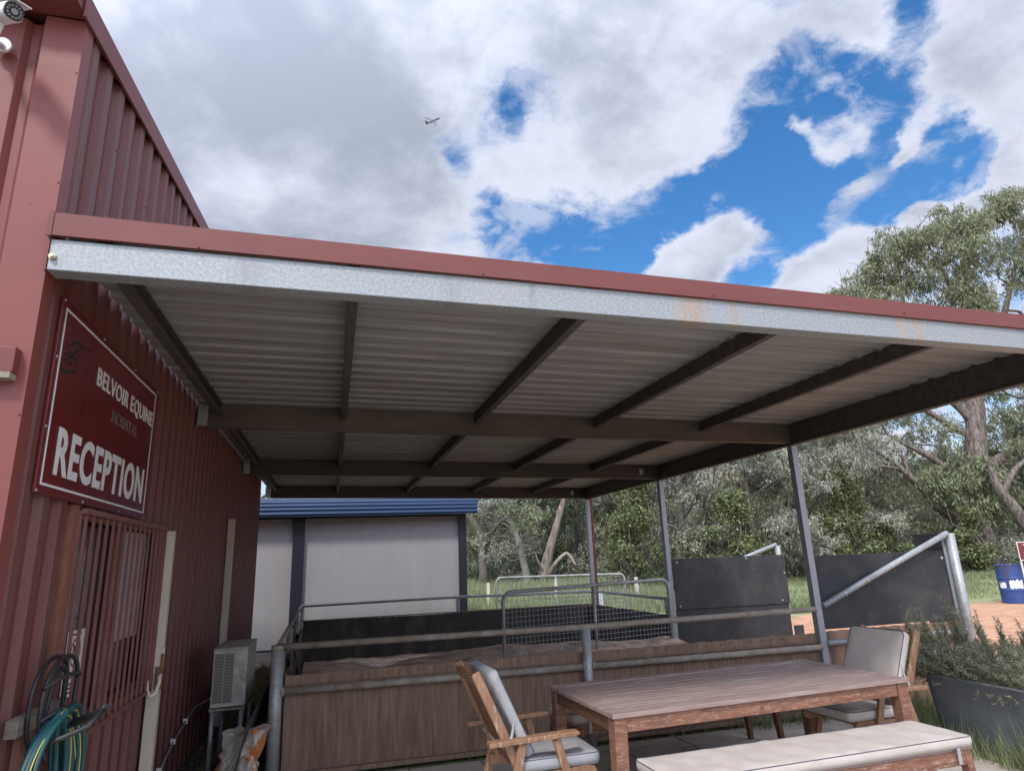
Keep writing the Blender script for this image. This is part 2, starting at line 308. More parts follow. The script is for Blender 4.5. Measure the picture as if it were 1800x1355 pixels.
def text_obj(name,body,size,width,M,m,parent,offset=0,th=.002,shear=0):
    cu=bpy.data.curves.new('t','FONT'); cu.body=body; cu.size=1; cu.offset=offset; cu.extrude=0; cu.resolution_u=4; cu.space_character=1+offset*4.5
    to=bpy.data.objects.new('t',cu); C.objects.link(to)
    dg=bpy.context.evaluated_depsgraph_get(); me=bpy.data.meshes.new_from_object(to.evaluated_get(dg)); bpy.data.objects.remove(to)
    xs=[v.co.x for v in me.vertices]; ys=[v.co.y for v in me.vertices]
    x0,x1,y0,y1=min(xs),max(xs),min(ys),max(ys)
    import bmesh as _b
    bm=_b.new(); bm.from_mesh(me)
    for v in bm.verts:
        v.co=Vector(((v.co.x-x0)/(x1-x0)*width,(v.co.y-y0)/(y1-y0)*size,0))
    r=_b.ops.extrude_face_region(bm,geom=bm.faces[:])
    for g in r['geom']:
        if isinstance(g,_b.types.BMVert): g.co.z+=th
    for f_ in bm.faces: f_.smooth=False
    _b.ops.recalc_face_normals(bm,faces=bm.faces)
    off=Vector(parent.get('_loc',(0,0,0)))
    for v in bm.verts: v.co=M@v.co-off
    bm.to_mesh(me); bm.free(); me.materials.clear(); me.materials.append(m)
    o=bpy.data.objects.new(name,me); C.objects.link(o); o.parent=parent; return o
def wallM(x,y,z): # text lying on a wall facing +X, reading along +Y
    return Matrix(((0,0,1,x),(1,0,0,y),(0,1,0,z),(0,0,0,1)))
def gz(x,y):  # ground height
    return .0165*max(0,math.hypot(x-3,y-3)-6)-.015
# ---------------- ground ----------------
def ground():
    # polar sheet, fine near the yard and reaching the horizon
    rs=[0,1,2,3,4,5,6,7,8,9,10,11,12,13,14,15,16,18,20,23,26,30,35,40,50,65,90,150,300,700]; n=72
    vs=[];fs=[]
    for r in rs:
        for k in range(n):
            x=3+r*math.cos(2*math.pi*k/n); y=3+r*math.sin(2*math.pi*k/n); rr=min(r,60)
            z=.0165*max(0,rr-6)-.015+ (.015*math.sin(x*1.3+y*.7)+.01*math.sin(y*2.1-x))*(1 if r>8 else 0)
            vs.append((x,y,z))
    for i in range(len(rs)-1):
        for k in range(n):
            fs.append((i*n+k,(i+1)*n+k,(i+1)*n+(k+1)%n,i*n+(k+1)%n))
    m=bpy.data.materials.new('ground_soil'); m.use_nodes=True; nt=m.node_tree; N=nt.nodes; K=nt.links; p=N['Principled BSDF']; p.inputs['Roughness'].default_value=.95
    tc=N.new('ShaderNodeTexCoord'); sp=N.new('ShaderNodeSeparateXYZ'); K.new(tc.outputs['Object'],sp.inputs[0])
    def noise(s,d=6,vec=None):
        n_=N.new('ShaderNodeTexNoise'); n_.inputs['Scale'].default_value=s; n_.inputs['Detail'].default_value=d; K.new(vec or tc.outputs['Object'],n_.inputs['Vector']); return n_.outputs['Fac']
    def mth(op,a,b=0.0,clamp=False):
        x=N.new('ShaderNodeMath'); x.operation=op; x.use_clamp=clamp
        for i,v in enumerate((a,b)):
            if isinstance(v,(int,float)): x.inputs[i].default_value=v
            else: K.new(v,x.inputs[i])
        return x.outputs[0]
    def ramp(f,*st):
        c=N.new('ShaderNodeValToRGB'); e=c.color_ramp.elements
        for i,(q,cc) in enumerate(st):
            if i>1: e.new(q)
            e[i].position=q; e[i].color=(*cc,1)
        K.new(f,c.inputs[0]); return c.outputs[0]
    def mix(f,a,b):
        x=N.new('ShaderNodeMix'); x.data_type='RGBA'
        K.new(f,x.inputs[0]); K.new(a,x.inputs[6]); K.new(b,x.inputs[7]); return x.outputs[2]
    grav=ramp(noise(5,10),(.3,(.36,.18,.10)),(.7,(.52,.30,.19)))
    speck=ramp(noise(60,3),(.62,(0,0,0)),(.72,(1,1,1)))
    sb=N.new('ShaderNodeSeparateColor'); K.new(speck,sb.inputs[0])
    rgb=N.new('ShaderNodeRGB'); rgb.outputs[0].default_value=(.62,.46,.34,1); grav=mix(mth('MULTIPLY',sb.outputs[0],.5),grav,rgb.outputs[0])
    grass=ramp(noise(.8,8),(.3,(.13,.16,.065)),(.55,(.20,.23,.10)),(.75,(.30,.27,.16)))
    dirt=ramp(noise(4,8),(.3,(.055,.045,.037)),(.7,(.12,.095,.075)))
    nz=mth('MULTIPLY',mth('SUBTRACT',noise(.9,6),.5),2.6)
    X,Y=sp.outputs[0],sp.outputs[1]
    # gravel: beyond x=6.6, up to the grass verge
    fx=mth('MULTIPLY',mth('SUBTRACT',mth('ADD',X,mth('MULTIPLY',nz,.25)),6.9),3.0,True)
    fy=mth('MULTIPLY',mth('SUBTRACT',mth('ADD',mth('ADD',mth('MULTIPLY',X,-.12),15.2),nz),Y),1.6,True)
    # the verge stands nearer beside the pen: grass where x<9 and y>11
    base=mix(mth('MULTIPLY',fx,fy),grass,grav)
    dx=mth('MULTIPLY',mth('SUBTRACT',1.1,mth('ADD',X,mth('MULTIPLY',nz,.1))),4,True)
    dy=mth('MULTIPLY',mth('SUBTRACT',15.5,Y),2,True)
    base=mix(mth('MULTIPLY',dx,dy),base,dirt)
    K.new(base,p.inputs['Base Color'])
    b=N.new('ShaderNodeBump'); b.inputs['Strength'].default_value=.7; b.inputs['Distance'].default_value=.03; K.new(noise(14,8),b.inputs['Height']); K.new(b.outputs[0],p.inputs['Normal'])
    mb=MB(); mb.add(vs,fs,True); o=struct('ground',mb,m)
ground()
def paving():
    mb=MB(); rr=random.Random(3); s=.6; g=.008; a=.05
    ca,sa=math.cos(a),math.sin(a)
    for i in range(10):
        for j in range(12):
            u=i*s+.05; v=-1.35+j*s; x0,y0,x1,y1=u+g,v+g,u+s-g,v+s-g
            dz=rr.uniform(-.003,.003)
            P=[(x0,y0),(x1,y0),(x1,y1),(x0,y1)]
            if v>4.4 and u<1.2: continue
            if v+s>5.93: P=[(x,min(y,5.86)) for x,y in P]
            vs=[(x,y,-.012) for x,y in P]+[(x,y,dz+.001) for x,y in P]
            mb.add(vs,[(4,5,6,7),(0,1,5,4),(1,2,6,5),(2,3,7,6),(3,0,4,7)])
    o=struct('paving',mb,PAVER)
paving()

# ---------------- red steel shed ----------------
def ribs(a,b,pitch=.19,pan=.085,sl=.022,d=.03,start=None):
    """trapezoidal profile from a to b: list of (along, out)"""
    pts=[]; y=a if start is None else start
    while y<b:
        pts+= [(y,0),(y+pan,0),(y+pan+sl,d),(y+pitch-sl,d)]; y+=pitch
    pts=[(min(max(u,a),b),v) for u,v in pts]
    out=[]
    for p in pts:
        if not out or p[0]>out[-1][0]+1e-5: out.append(p)
    if out[-1][0]<b: out.append((b,out[-1][1]))
    return out
shed=empty('steel_shed',(0,2.8,0),'large red corrugated steel shed with a pitched roof, along the left side','shed')
Y0,Y1=2.80,11.3; RY=(Y0+Y1)/2
def roofz(y): return 4.05+.132*((y-Y0) if y<RY else (Y1-y))
def shed_walls():
    # side wall with window hole y 3.5..5.06, z .87..1.9
    prof=ribs(Y0,Y1,start=Y0+.02)
    mb=MB()
    def strip(p,q,z0,z1f):
        (ya,xa),(yb,xb)=p,q
        za,zb=z1f(ya),z1f(yb); t=.004
        vs=[(xa-t,ya,z0),(xb-t,yb,z0),(xb-t,yb,zb),(xa-t,ya,za)]+[(xa,ya,z0),(xb,yb,z0),(xb,yb,zb),(xa,ya,za)]
        mb.add(vs,[(0,1,2,3),(7,6,5,4),(3,2,6,7),(0,4,5,1)])
    for p,q in zip(prof,prof[1:]):
        ym=(p[0]+q[0])/2
        if 3.53<ym<5.03:
            strip(p,q,.02,lambda y:.90); strip(p,q,1.88,roofz)
        else: strip(p,q,.02,roofz)
    mb.build('side_wall',RED,shed)
    mb=MB(); prof=ribs(0,6,pan=.085)   # front wall, measured leftwards from the corner
    pf=[(0,0),(.135,0),(.16,-.028),(.19,-.028)]
    u=.19
    while u<6: pf+=[(u+.02,0),(u+.12,0),(u+.145,-.028),(u+.19,-.028)]; u+=.19
    poly=[(-a,Y0+.02+(b if b<0 else 0)*-1) for a,b in pf]
    mb.sheet([(x,y) for x,y in poly],'Z',.02,4.03,.004)
    mb.build('front_wall',REDFRONT,shed)
    MB().box((-6,Y1-.03,.02),(0,Y1,4.03)).build('rear_wall',RED,shed)
    MB().box((-6.03,Y0,.02),(-6,Y1,4.03)).build('far_wall',RED,shed)
    mb=MB()
    mb.prism([(Y0-.02,4.07),(RY,4.07+.132*(RY-Y0)),(Y1+.02,4.07),(Y1+.02,4.10),(RY,4.10+.132*(RY-Y0)),(Y0-.02,4.10)],'X',-6.1,.03)
    mb.build('roof',RED2,shed)
    # corner flashing wraps the corner
    mb=MB().box((.031,Y0+.0,.02),(.034,Y0+.085,4.06)).box((-.125,Y0-.006,.02),(.034,Y0-.001,4.04))
    mb.build('corner_flashing',REDFRONT,shed)
    # barge capping
    mb=MB()
    def zt(y): return 4.16+.132*((y-Y0) if y<RY else (Y1-y))
    for ya,yb in ((Y0-.06,RY),(RY,Y1+.05)):
        for (x0,x1,d0,d1) in ((.036,.042,-.125,0.0),(-.12,.042,-.001,.005),(.036,.05,-.131,-.125)):
            vs=[(x,y,zt(y)+d) for y in (ya,yb) for x,d in ((x0,d0),(x1,d0),(x1,d1),(x0,d1))]
            mb.add(vs,[(3,2,1,0),(4,5,6,7),(0,1,5,4),(1,2,6,5),(2,3,7,6),(3,0,4,7)])
    mb.build('barge_capping',RED2,shed)
    mb=MB()
    mb.sheet([(Y0-.14,4.15),(Y0-.14,4.05),(Y0-.01,4.045),(Y0-.01,4.15)],'X',-6,.03,.004)
    mb.box((.028,Y0-.14,4.05),(.032,Y0-.01,4.15))
    mb.build('gutter',RED2,shed)
    # door head flashing on the front wall, far left
    mb=MB().box((-1.1,Y0-.055,2.36),(.0,Y0-.006,2.46)); hd=mb.build('door_head',RED2,shed,.003)
    MB().box((-1.1,Y0-.06,2.335),(-.005,Y0-.002,2.359)).build('lintel_channel',DUSTPIPE,shed)
    scr=MB().tube([(0,0,0),(.006,0,0)],.0045,6); s0=None
    pts=[]
    for k in range(14):
        y=Y0+.06+k*.57
        if y>Y1-.1: break
        for z in (.5,1.35,2.2,3.2,3.75):
            if 3.4<y<5.1 and .8<z<1.95: continue
            yy=Y0+.02+.19*round((y-Y0)/.19)-.04
            if z>2.7 and y>7 or 2.9<y<4.6 and 1.9<z<2.8: continue
            pts.append(((.03,yy,z),0))
    for z in (3.86,3.1,2.1): pts.append(((-.06,Y0-.001,z),-math.pi/2))
    for p,a in pts:
        if s0 is None: s0=MB().tube([(0,0,0),(.006,0,0)],.0045,6).build('screw',RED2); o=s0
        else: o=s0.copy(); C.objects.link(o)
        o.parent=shed; o.location=Vector(p)-shed.location; o.rotation_euler=(0,0,a)
    # window
    mb=MB(); w=.045
    for a,b in (((.0,3.50,.87),(.036,3.50+w,1.905)),((.0,5.02,.87),(.036,5.065,1.905)),((.0,3.545,1.865),(.036,5.02,1.905)),((.0,3.545,.87),(.036,5.02,.905)),((-.03,4.28,.905),(.012,4.33,1.865))): mb.box(a,b)
    mb.box((.0,3.44,.90),(.04,3.499,1.92))
    wf=mb.build('window',mat('window_timber',(.16,.06,.04),(.25,.11,.07),8,(6,6,1),.7,.3),shed)
    MB().box((-.045,3.545,.905),(-.040,5.02,1.865)).build('pane',GLASS,wf)
    mb=MB().box((-.035,3.545,.906),(-.005,5.02,.93)).box((-.035,3.545,.93),(-.015,3.57,1.865)); mb.build('sash',mat('sash_timber',(.05,.035,.03),(.14,.09,.07),12,(2,1,6),.8,.3),wf)
    mb=MB().sheet([(4.36+.012*i,-.036+.004*(i%2)) for i in range(54)],'Z',1.22,1.86,.001)
    # profile axes for Z are (x,y); swap
    mb.v=[(y,x,z) for x,y,z in mb.v]
    mb.build('blind',mat('pale_blind',(.30,.27,.285),(.38,.34,.36),5,(1,20,1),.8),wf)
    mb=MB(); yy=3.53
    k=0
    while yy<5.09:
        mb.bar((.062,yy,.862),(.062,yy,1.89),.014,.012,(1,0,0)); yy+=.1035; k+=1
    mb.box((.05,3.50,.85),(.074,5.09,.872)); mb.box((.05,3.50,1.885),(.074,5.09,1.91)); mb.box((.034,5.075,.872),(.074,5.09,1.885))
    mb.box((.034,3.50,.86),(.05,3.52,1.9))
    mb.build('grille',mat('grille_red',(.16,.06,.057),(.22,.095,.088),6,rough=.5,bump=.1),wf)
shed_walls()

# notice taped behind the bars
nt_=empty('window_notice',(-.036,3.92,1.05),'white paper notice with a red circle, taped inside the barred window','notice')
MB().box((-.038,3.80,1.03),(-.035,4.04,1.34)).build('paper',WHITE,nt_)
mb=MB()
def ringyz(mb,cy,cz,r0,r1,x,n=28,t=.002):
    vs=[];fs=[]
    for k in range(n):
        a=2*math.pi*k/n
        for r in (r0,r1): vs.append((x,cy+r*math.cos(a),cz+r*math.sin(a)))
    for k in range(n): fs.append((2*k,2*k+1,2*((k+1)%n)+1,2*((k+1)%n)))
    mb.add(vs,fs)
ringyz(mb,3.92,1.235,.058,.068,-.0335); mb.bar((-.0335,3.88,1.275),(-.0335,3.96,1.195),.008,.001,(1,0,0)); mb.build('red_ring',SIGNR,nt_)
mb=MB()
for z,a,b in ((1.32,3.86,3.98),(1.14,3.84,4.0),(1.12,3.85,3.99),(1.09,3.84,4.0),(1.07,3.85,3.98),(1.05,3.86,3.96)): mb.box((-.0345,a,z-.004),(-.0335,b,z+.004))
ringyz(mb,3.92,1.235,.018,.034,-.0334); mb.build('print',mat('print_ink',(.12,.03,.03),rough=.6),nt_)

# ---------------- reception sign ----------------
SX=.034
sg=empty('reception_sign',(SX,3.77,1.93),'large red sign lettered RECEPTION with horse emblem, on the wall above the barred window','sign')
MB().box((SX,2.975,1.93),(SX+.012,4.57,2.765)).build('panel',SIGNR,sg,.002)
mb=MB(); e=.035; t=.010; xa,xb=SX+.0125,SX+.0145
mb.box((xa,2.975+e,1.93+e),(xb,4.57-e,1.93+e+t)).box((xa,2.975+e,2.765-e-t),(xb,4.57-e,2.765-e)).box((xa,2.975+e,1.93+e+t),(xb,2.975+e+t,2.765-e-t)).box((xa,4.57-e-t,1.93+e+t),(xb,4.57-e,2.765-e-t))
mb.build('border',LETTER,sg)
text_obj('lettering','RECEPTION',.21,1.34,wallM(SX+.0125,3.12,2.018),LETTER,sg,offset=.026)
text_obj('lettering','BELVOIR EQUINE',.108,1.035,wallM(SX+.0125,3.474,2.492),LETTER,sg,offset=.016)
text_obj('lettering','HOSPITAL',.066,.47,wallM(SX+.0125,3.752,2.382),LETTERG,sg,offset=.012)
def stroke(mb,pts,w0,w1,w2):
    pts=[Vector((SX+.0132,y,z)) for y,z in pts]; out=[]
    # smooth by Catmull-Rom
    P=[pts[0]]+pts+[pts[-1]]
    for i in range(1,len(P)-2):
        for t in np.linspace(0,1,6,endpoint=False):
            a,b,c,d=P[i-1],P[i],P[i+1],P[i+2]
            out.append(.5*((2*b)+(c-a)*t+(2*a-5*b+4*c-d)*t*t+(3*b-a-3*c+d)*t**3))
    out.append(pts[-1]); n=len(out); vs=[]
    for i,p in enumerate(out):
        d=(out[min(i+1,n-1)]-out[max(i-1,0)]).normalized(); nn=Vector((0,-d.z,d.y)); s=i/(n-1)
        w=max(.0055,.8*((w0*(1-2*s)+w1*2*s) if s<.5 else (w1*(2-2*s)+w2*(2*s-1)))); vs+=[p+nn*w/2,p-nn*w/2]
    mb.add(vs,[(2*i,2*i+1,2*i+3,2*i+2) for i in range(n-1)])
EM=dict(A=([(3.045,2.587),(3.069,2.581),(3.102,2.589),(3.133,2.606),(3.164,2.625),(3.196,2.63),(3.222,2.625),(3.28,2.633),(3.352,2.639)],.002,.022,.006),
B=([(3.071,2.574),(3.107,2.564),(3.141,2.56),(3.179,2.584),(3.21,2.606),(3.252,2.627)],.004,.02,.008),
C_=([(3.046,2.524),(3.076,2.539),(3.11,2.545),(3.145,2.55),(3.191,2.554)],.003,.015,.004),
D=([(3.022,2.507),(3.054,2.503),(3.091,2.522),(3.129,2.542),(3.166,2.542),(3.195,2.543)],.002,.02,.006),
E=([(3.076,2.492),(3.113,2.511),(3.149,2.514),(3.18,2.531)],.004,.018,.004),
F=([(3.015,2.472),(3.052,2.463),(3.095,2.465),(3.143,2.479),(3.202,2.498),(3.192,2.515)],.003,.026,.01),
G=([(3.221,2.602),(3.2,2.568),(3.195,2.543),(3.196,2.514)],.008,.008,.002),
H=([(3.323,2.631),(3.354,2.605),(3.375,2.584),(3.401,2.567),(3.427,2.543),(3.411,2.514),(3.427,2.502)],.006,.004,.006),
I=([(3.315,2.542),(3.341,2.514),(3.354,2.51)],.003,.003,.003),
J=([(3.302,2.522),(3.311,2.486),(3.323,2.439)],.002,.003,.003),
K=([(3.302,2.429),(3.32,2.422),(3.323,2.4),(3.344,2.386),(3.339,2.358),(3.309,2.343),(3.332,2.337),(3.376,2.328),(3.403,2.311)],.003,.008,.006))
mb=MB()
for q in EM.values(): stroke(mb,*q)
mb.build('horse_emblem',EMBL,sg)
for y,z in [(y,z) for y in (2.985,3.5,4.05,4.56) for z in (1.94,2.755)]+[(2.985,2.2),(2.985,2.5)]:
    MB().tube([(SX+.011,y,z),(SX+.016,y,z)],.006,8).build('screw',GALV,sg)

# ---------------- security camera ----------------
cam_=empty('security_camera',(-.22,2.80,3.86),'white bullet security camera with round lens, high on the front wall under the gutter','security camera')
def camthing():
    base=Vector((-.135,2.55,3.815)); d=Vector((.62,-.62,-.38)).normalized()
    side=d.cross(Vector((0,0,1))).normalized(); up=side.cross(d)
    M=Matrix(((side.x,d.x,up.x,base.x),(side.y,d.y,up.y,base.y),(side.z,d.z,up.z,base.z),(0,0,0,1)))
    def ell(rx,rz,n=20): return [(rx*math.copysign(abs(math.cos(2*math.pi*k/n))**.7,math.cos(2*math.pi*k/n)),rz*math.copysign(abs(math.sin(2*math.pi*k/n))**.7,math.sin(2*math.pi*k/n))) for k in range(n)]
    mb=MB(); mb.prism(ell(.036,.036),'Y',-.15,.03); mb.v=[M@Vector(v) for v in mb.v]; mb.build('body',WHITE,cam_,.004)
    mb=MB(); mb.prism([(-.042,.04),(.042,.04),(.042,.044),(-.042,.044)],'Y',-.14,.06); mb.v=[M@Vector(v) for v in mb.v]; mb.build('visor',WHITE,cam_)
    mb=MB(); mb.prism(ell(.033,.033),'Y',.031,.036); mb.v=[M@Vector(v) for v in mb.v]; face=mb.build('face_plate',BLACKP,cam_)
    mb=MB(); mb.prism([(.012*math.cos(k*math.pi/10),.012*math.sin(k*math.pi/10)) for k in range(20)],'Y',.036,.042)
    for k in range(12):
        a=k*math.pi/6; mb.prism([(.023*math.cos(a)+.004*math.cos(j*math.pi/4),.023*math.sin(a)+.004*math.sin(j*math.pi/4)) for j in range(8)],'Y',.0365,.039)
    mb.v=[M@Vector(v) for v in mb.v]; mb.build('lens',mat('lens_grey',(.22,.24,.28),rough=.25),face)
    mb=MB(); mb.tube([M@Vector((0,-.07,-.034)),M@Vector((0,-.075,-.075)),Vector((-.235,2.66,3.76)),Vector((-.262,2.795,3.84))],.014,10)
    mb.tube([(-.262,2.775,3.84),(-.262,2.79,3.84)],.035,16); mb.build('bracket',WHITE,cam_)
camthing()

# ---------------- awning ----------------
aw=empty('awning',(3,2.77,0),'lean-to awning with galvanised front beam and red capping, fixed to the red shed','awning')
XE=6.04; YB=[2.77,5.90,8.96,12.0]; SL=.0135
def bz(x): return 2.80-SL*x
def sloped(mb,x0,x1,y0,y1,d0,d1):
    vs=[(x0,y0,bz(x0)+d0),(x1,y0,bz(x1)+d0),(x1,y1,bz(x1)+d0),(x0,y1,bz(x0)+d0),(x0,y0,bz(x0)+d1),(x1,y0,bz(x1)+d1),(x1,y1,bz(x1)+d1),(x0,y1,bz(x0)+d1)]
    return mb.add(vs,[(0,3,2,1),(4,5,6,7),(0,1,5,4),(1,2,6,5),(2,3,7,6),(3,0,4,7)])
def taper(mb,x0,x1,y0,y1,a0,a1,b0,b1):
    vs=[(x0,y0,bz(x0)+a0),(x1,y0,bz(x1)+b0),(x1,y1,bz(x1)+b0),(x0,y1,bz(x0)+a0),(x0,y0,bz(x0)+a1),(x1,y0,bz(x1)+b1),(x1,y1,bz(x1)+b1),(x0,y1,bz(x0)+a1)]
    return mb.add(vs,[(0,3,2,1),(4,5,6,7),(0,1,5,4),(1,2,6,5),(2,3,7,6),(3,0,4,7)])
mb=MB(); sloped(mb,.045,XE+.03,2.77,2.778,0,.135); sloped(mb,.045,XE+.03,2.778,2.86,0,.006); sloped(mb,.045,XE+.03,2.778,2.84,.129,.135); sloped(mb,.045,XE+.03,2.852,2.86,.006,.02)
fb=mb.build('front_beam',GALVRUST,aw,.004)
mb=MB().tube([(.062,2.768,bz(.06)+.055),(.062,2.757,bz(.06)+.055)],.013,12).tube([(.062,2.757,bz(.06)+.055),(.062,2.748,bz(.06)+.055)],.009,6); mb.build('bolt',mat('zinc_bolt',(.55,.5,.35),rough=.35,metal=.6),aw)
mb=MB(); sloped(mb,.036,.044,2.765,2.90,-.004,.155); mb.build('end_plate',RED2,aw)
mb=MB(); taper(mb,.030,XE+.12,2.752,2.757,.146,.247,.122,.212); taper(mb,.030,XE+.12,2.757,2.90,.243,.247,.208,.212); taper(mb,.030,XE+.12,2.757,2.768,.146,.150,.122,.126)
sloped(mb,.036,.05,2.748,2.752,.141,.251)
for k in range(5):
    x=.6+k*1.25; mb.tube([(x,2.752,bz(x)+.152),(x,2.745,bz(x)+.152)],.0045,6)
mb.build('fascia_capping',RED2,aw)
for i,y in enumerate(YB[1:]):
    mb=MB(); sloped(mb,.12,XE-.036,y,y+.006,0,.2); sloped(mb,.12,XE-.036,y+.006,y+.075,0,.005); sloped(mb,.12,XE-.036,y+.006,y+.075,.195,.2); sloped(mb,.12,XE-.036,y-.004,y,0.0,.014)
    mb.build('cross_beam',STEELB if i==0 else mat('beam_dark_%d'%i,(.055,.05,.05),(.09,.08,.075),4,(.4,1,1),.6,.15,.2),aw)
    mb=MB(); sloped(mb,.034,.12,y-.012,y-.006,.01,.19); sloped(mb,.034,.04,y-.012,y+.07,.01,.19)
    for z in (.05,.15): mb.tube([(.08,y-.012,bz(0)+z),(.08,y-.022,bz(0)+z)],.01,6)
    mb.build('wall_bracket',GALV,aw)
    if i:
        mb=MB(); sloped(mb,XE-.35,XE-.29,y-.003,y-.0005,.06,.15); mb.build('tag_plate',GALV,aw)
mb=MB(); sloped(mb,XE-.036,XE-.030,2.862,12.08,-.02,.205); sloped(mb,XE-.030,XE+.03,2.862,12.08,-.02,-.014); sloped(mb,XE-.030,XE+.03,2.862,12.08,.199,.205); sloped(mb,XE-.044,XE-.036,2.862,12.08,-.02,-.008); sloped(mb,XE-.044,XE-.036,2.862,12.08,.193,.205)
mb.build('end_beam',STEELD,aw)
PX=[.19,1.23,2.46,3.69,4.89]
for bi in range(3):
    for k,x in enumerate(PX):
        mb=MB(); ya=YB[bi]+(.092 if bi==0 else .078); yb=YB[bi+1]-.006
        d0=.098; d1=.198; t=.05
        sloped(mb,x,x+.005,ya,yb,d0,d1); sloped(mb,x+.005,x+t,ya,yb,d0,d0+.005); sloped(mb,x+.005,x+t,ya,yb,d1-.005,d1); sloped(mb,x+t-.005,x+t,ya,yb,d0+.005,d0+.018)
        mb.build('purlin',STEELD,aw)
# sheets: ribs run along X, so the profile is in Y
prof=[]; y=2.775
while y<12.1: prof+=[(y,0),(y+.115,0),(y+.132,.026),(y+.173,.026)]; y+=.19
mb=MB(); x0,x1=.036,XE+.12
for (ya,za),(yb,zb) in zip(prof,prof[1:]):
    d=.206; vs=[(x,yy,bz(x)+d+zz+t) for t in (0,.003) for x in (x0,x1) for yy,zz in ((ya,za),(yb,zb))]
    mb.add(vs,[(0,2,3,1),(4,5,7,6)])
mb.build('roof_sheeting',SHEET,aw)
mb=MB().sheet([(2.9,0)],'X',0,1,0) if False else MB(); sloped(mb,XE+.13,XE+.135,2.76,12.1,.10,.24); sloped(mb,XE+.13,XE+.25,2.76,12.1,.095,.10); sloped(mb,XE+.245,XE+.25,2.76,12.1,.10,.22); mb.build('eaves_gutter',RED2,aw)
for y in YB:
    yy=y if y<3 else y-.0
    mb=MB().box((XE-.0375,yy+.0,-.02),(XE+.0375,yy+.075,2.695)); 
    if y==2.77: mb=MB().box((XE-.0375,2.775,-.02),(XE+.0375,2.85,2.715))
    p_=mb.build('post',mat('post_galv',(.27,.29,.32),(.36,.38,.41),25,(3,3,.6),.5,.1,.35) if y==2.77 else bpy.data.materials['post_galv'],aw,.004)

# ---------------- cream posts beside the window ----------------
cp=empty('cream_steel_post',(.10,5.15,0),'cream painted steel post with rusty latch and white loop, right of the barred window','post')
MB().box((.04,5.105,0),(.115,5.165,1.885)).build('post',CREAM,cp,.003)
mb=MB().box((.06,5.09,.95),(.13,5.104,1.12)); lt=mb.build('latch',CREAM,cp,.002)
mb=MB().box((.085,5.082,.86),(.135,5.089,1.0)).box((.112,5.082,1.0),(.13,5.089,1.08)).tube([(.12,5.09,.97),(.12,5.03,.97)],.012,10); mb.build('rusty_plate',RUST,lt)
mb=MB().tube([(.12,5.06,.96),(.122,5.05,.90),(.11,5.03,.845),(.085,5.01,.83),(.065,5.0,.87),(.06,5.0,.93)],.012,10); mb.build('loop',CREAM,lt)
cq=empty('pale_steel_post',(.08,8.1,0),'pale steel post against the red wall behind the air conditioner','post')
MB().box((.036,8.06,.02),(.105,8.14,2.17)).build('post',CREAM,cq,.003)

# ---------------- air conditioner ----------------
ac=empty('air_conditioner',(.385,6.6,.505),'boxy beige air conditioner with a slatted grille, standing on a steel stand by the wall','air conditioner')
def aircon():
    a=mat('aircon_paint',(.44,.41,.38),(.54,.51,.475),5,rough=.6,bump=.1,c3=(.22,.2,.18),amt3=.42,scale3=4)
    mb=MB().box((.26,6.28,.51),(.53,6.95,.955)); b=mb.build('casing',a,ac,.008)
    MB().box((.255,6.272,.953),(.535,6.96,.968)).build('lid',a,ac,.004)
    mb=MB().box((.262,6.272,.512),(.53,6.279,.95)); mb.build('front_panel',a,ac,.002)
    MB().box((.275,6.268,.54),(.425,6.2715,.925)).build('vent_recess',BLACKP,ac)
    mb=MB()
    for k in range(33): mb.box((.272,6.262,.541+k*.0118),(.428,6.268,.546+k*.0118))
    mb.box((.348,6.260,.537),(.354,6.268,.93)).box((.269,6.260,.537),(.275,6.268,.93)).box((.424,6.260,.537),(.43,6.268,.93))
    mb.build('grille',mat('grille_beige',(.36,.33,.27),rough=.6),ac)
aircon()
stn=empty('steel_stand',(.385,6.6,0),'small galvanised steel stand carrying the air conditioner','stand')
for x in (.275,.50):
    for y in (6.33,6.9): MB().tube([(x,y,-.01),(x,y,.47)],.019,12).build('leg',PIPE,stn)
MB().box((.25,6.31,.472),(.275,6.96,.50)).box((.50,6.31,.472),(.525,6.96,.50)).box((.275,6.31,.475),(.50,6.34,.498)).box((.275,6.89,.475),(.50,6.92,.498)).build('frame',DUSTPIPE,stn)
cd_=empty('conduit',(.05,6.5,.3),'thin grey conduit clipped diagonally along the red wall to the air conditioner','conduit')
cpts=[(.05,5.45,.10),(.05,5.673,.231),(.05,6.066,.333),(.05,6.498,.39),(.06,6.8,.44),(.15,7.0,.47),(.27,6.97,.49)]
MB().tube(cpts,.009,10).build('pipe',PIPE,cd_)
for p in cpts[1:4]: MB().box((.03,p[1]-.012,p[2]-.02),(.064,p[1]+.012,p[2]+.02)).build('clip',WHITE,cd_)

# ---------------- hose rack ----------------
br=empty('hose_rack',(.1,3.25,.8),'black looped wire hose rack on a grey timber block, left of the barred window','hose rack')
MB().box((.031,3.07,1.02),(.075,3.55,1.085)).build('timber_block',mat('weathered_timber',(.13,.105,.09),(.24,.20,.17),6,(3,1,10),.9,.5),br,.003)
MB().box((.031,3.16,.25),(.06,3.29,1.019)).build('backing_batten',mat('brown_batten',(.17,.075,.05),(.24,.12,.085),5,(4,4,.7),.8,.3),br,.003)
mb=MB()
def smooth(pts,k=5):
    pts=[Vector(p) for p in pts]; P=[pts[0]]+pts+[pts[-1]]; out=[]
    for i in range(1,len(P)-2):
        for t in np.linspace(0,1,k,endpoint=False):
            a,b,c,d=P[i-1],P[i],P[i+1],P[i+2]; t=float(t)
            out.append(.5*((2*b)+(c-a)*t+(2*a-5*b+4*c-d)*t*t+(3*b-a-3*c+d)*t**3))
    return out+[pts[-1]]
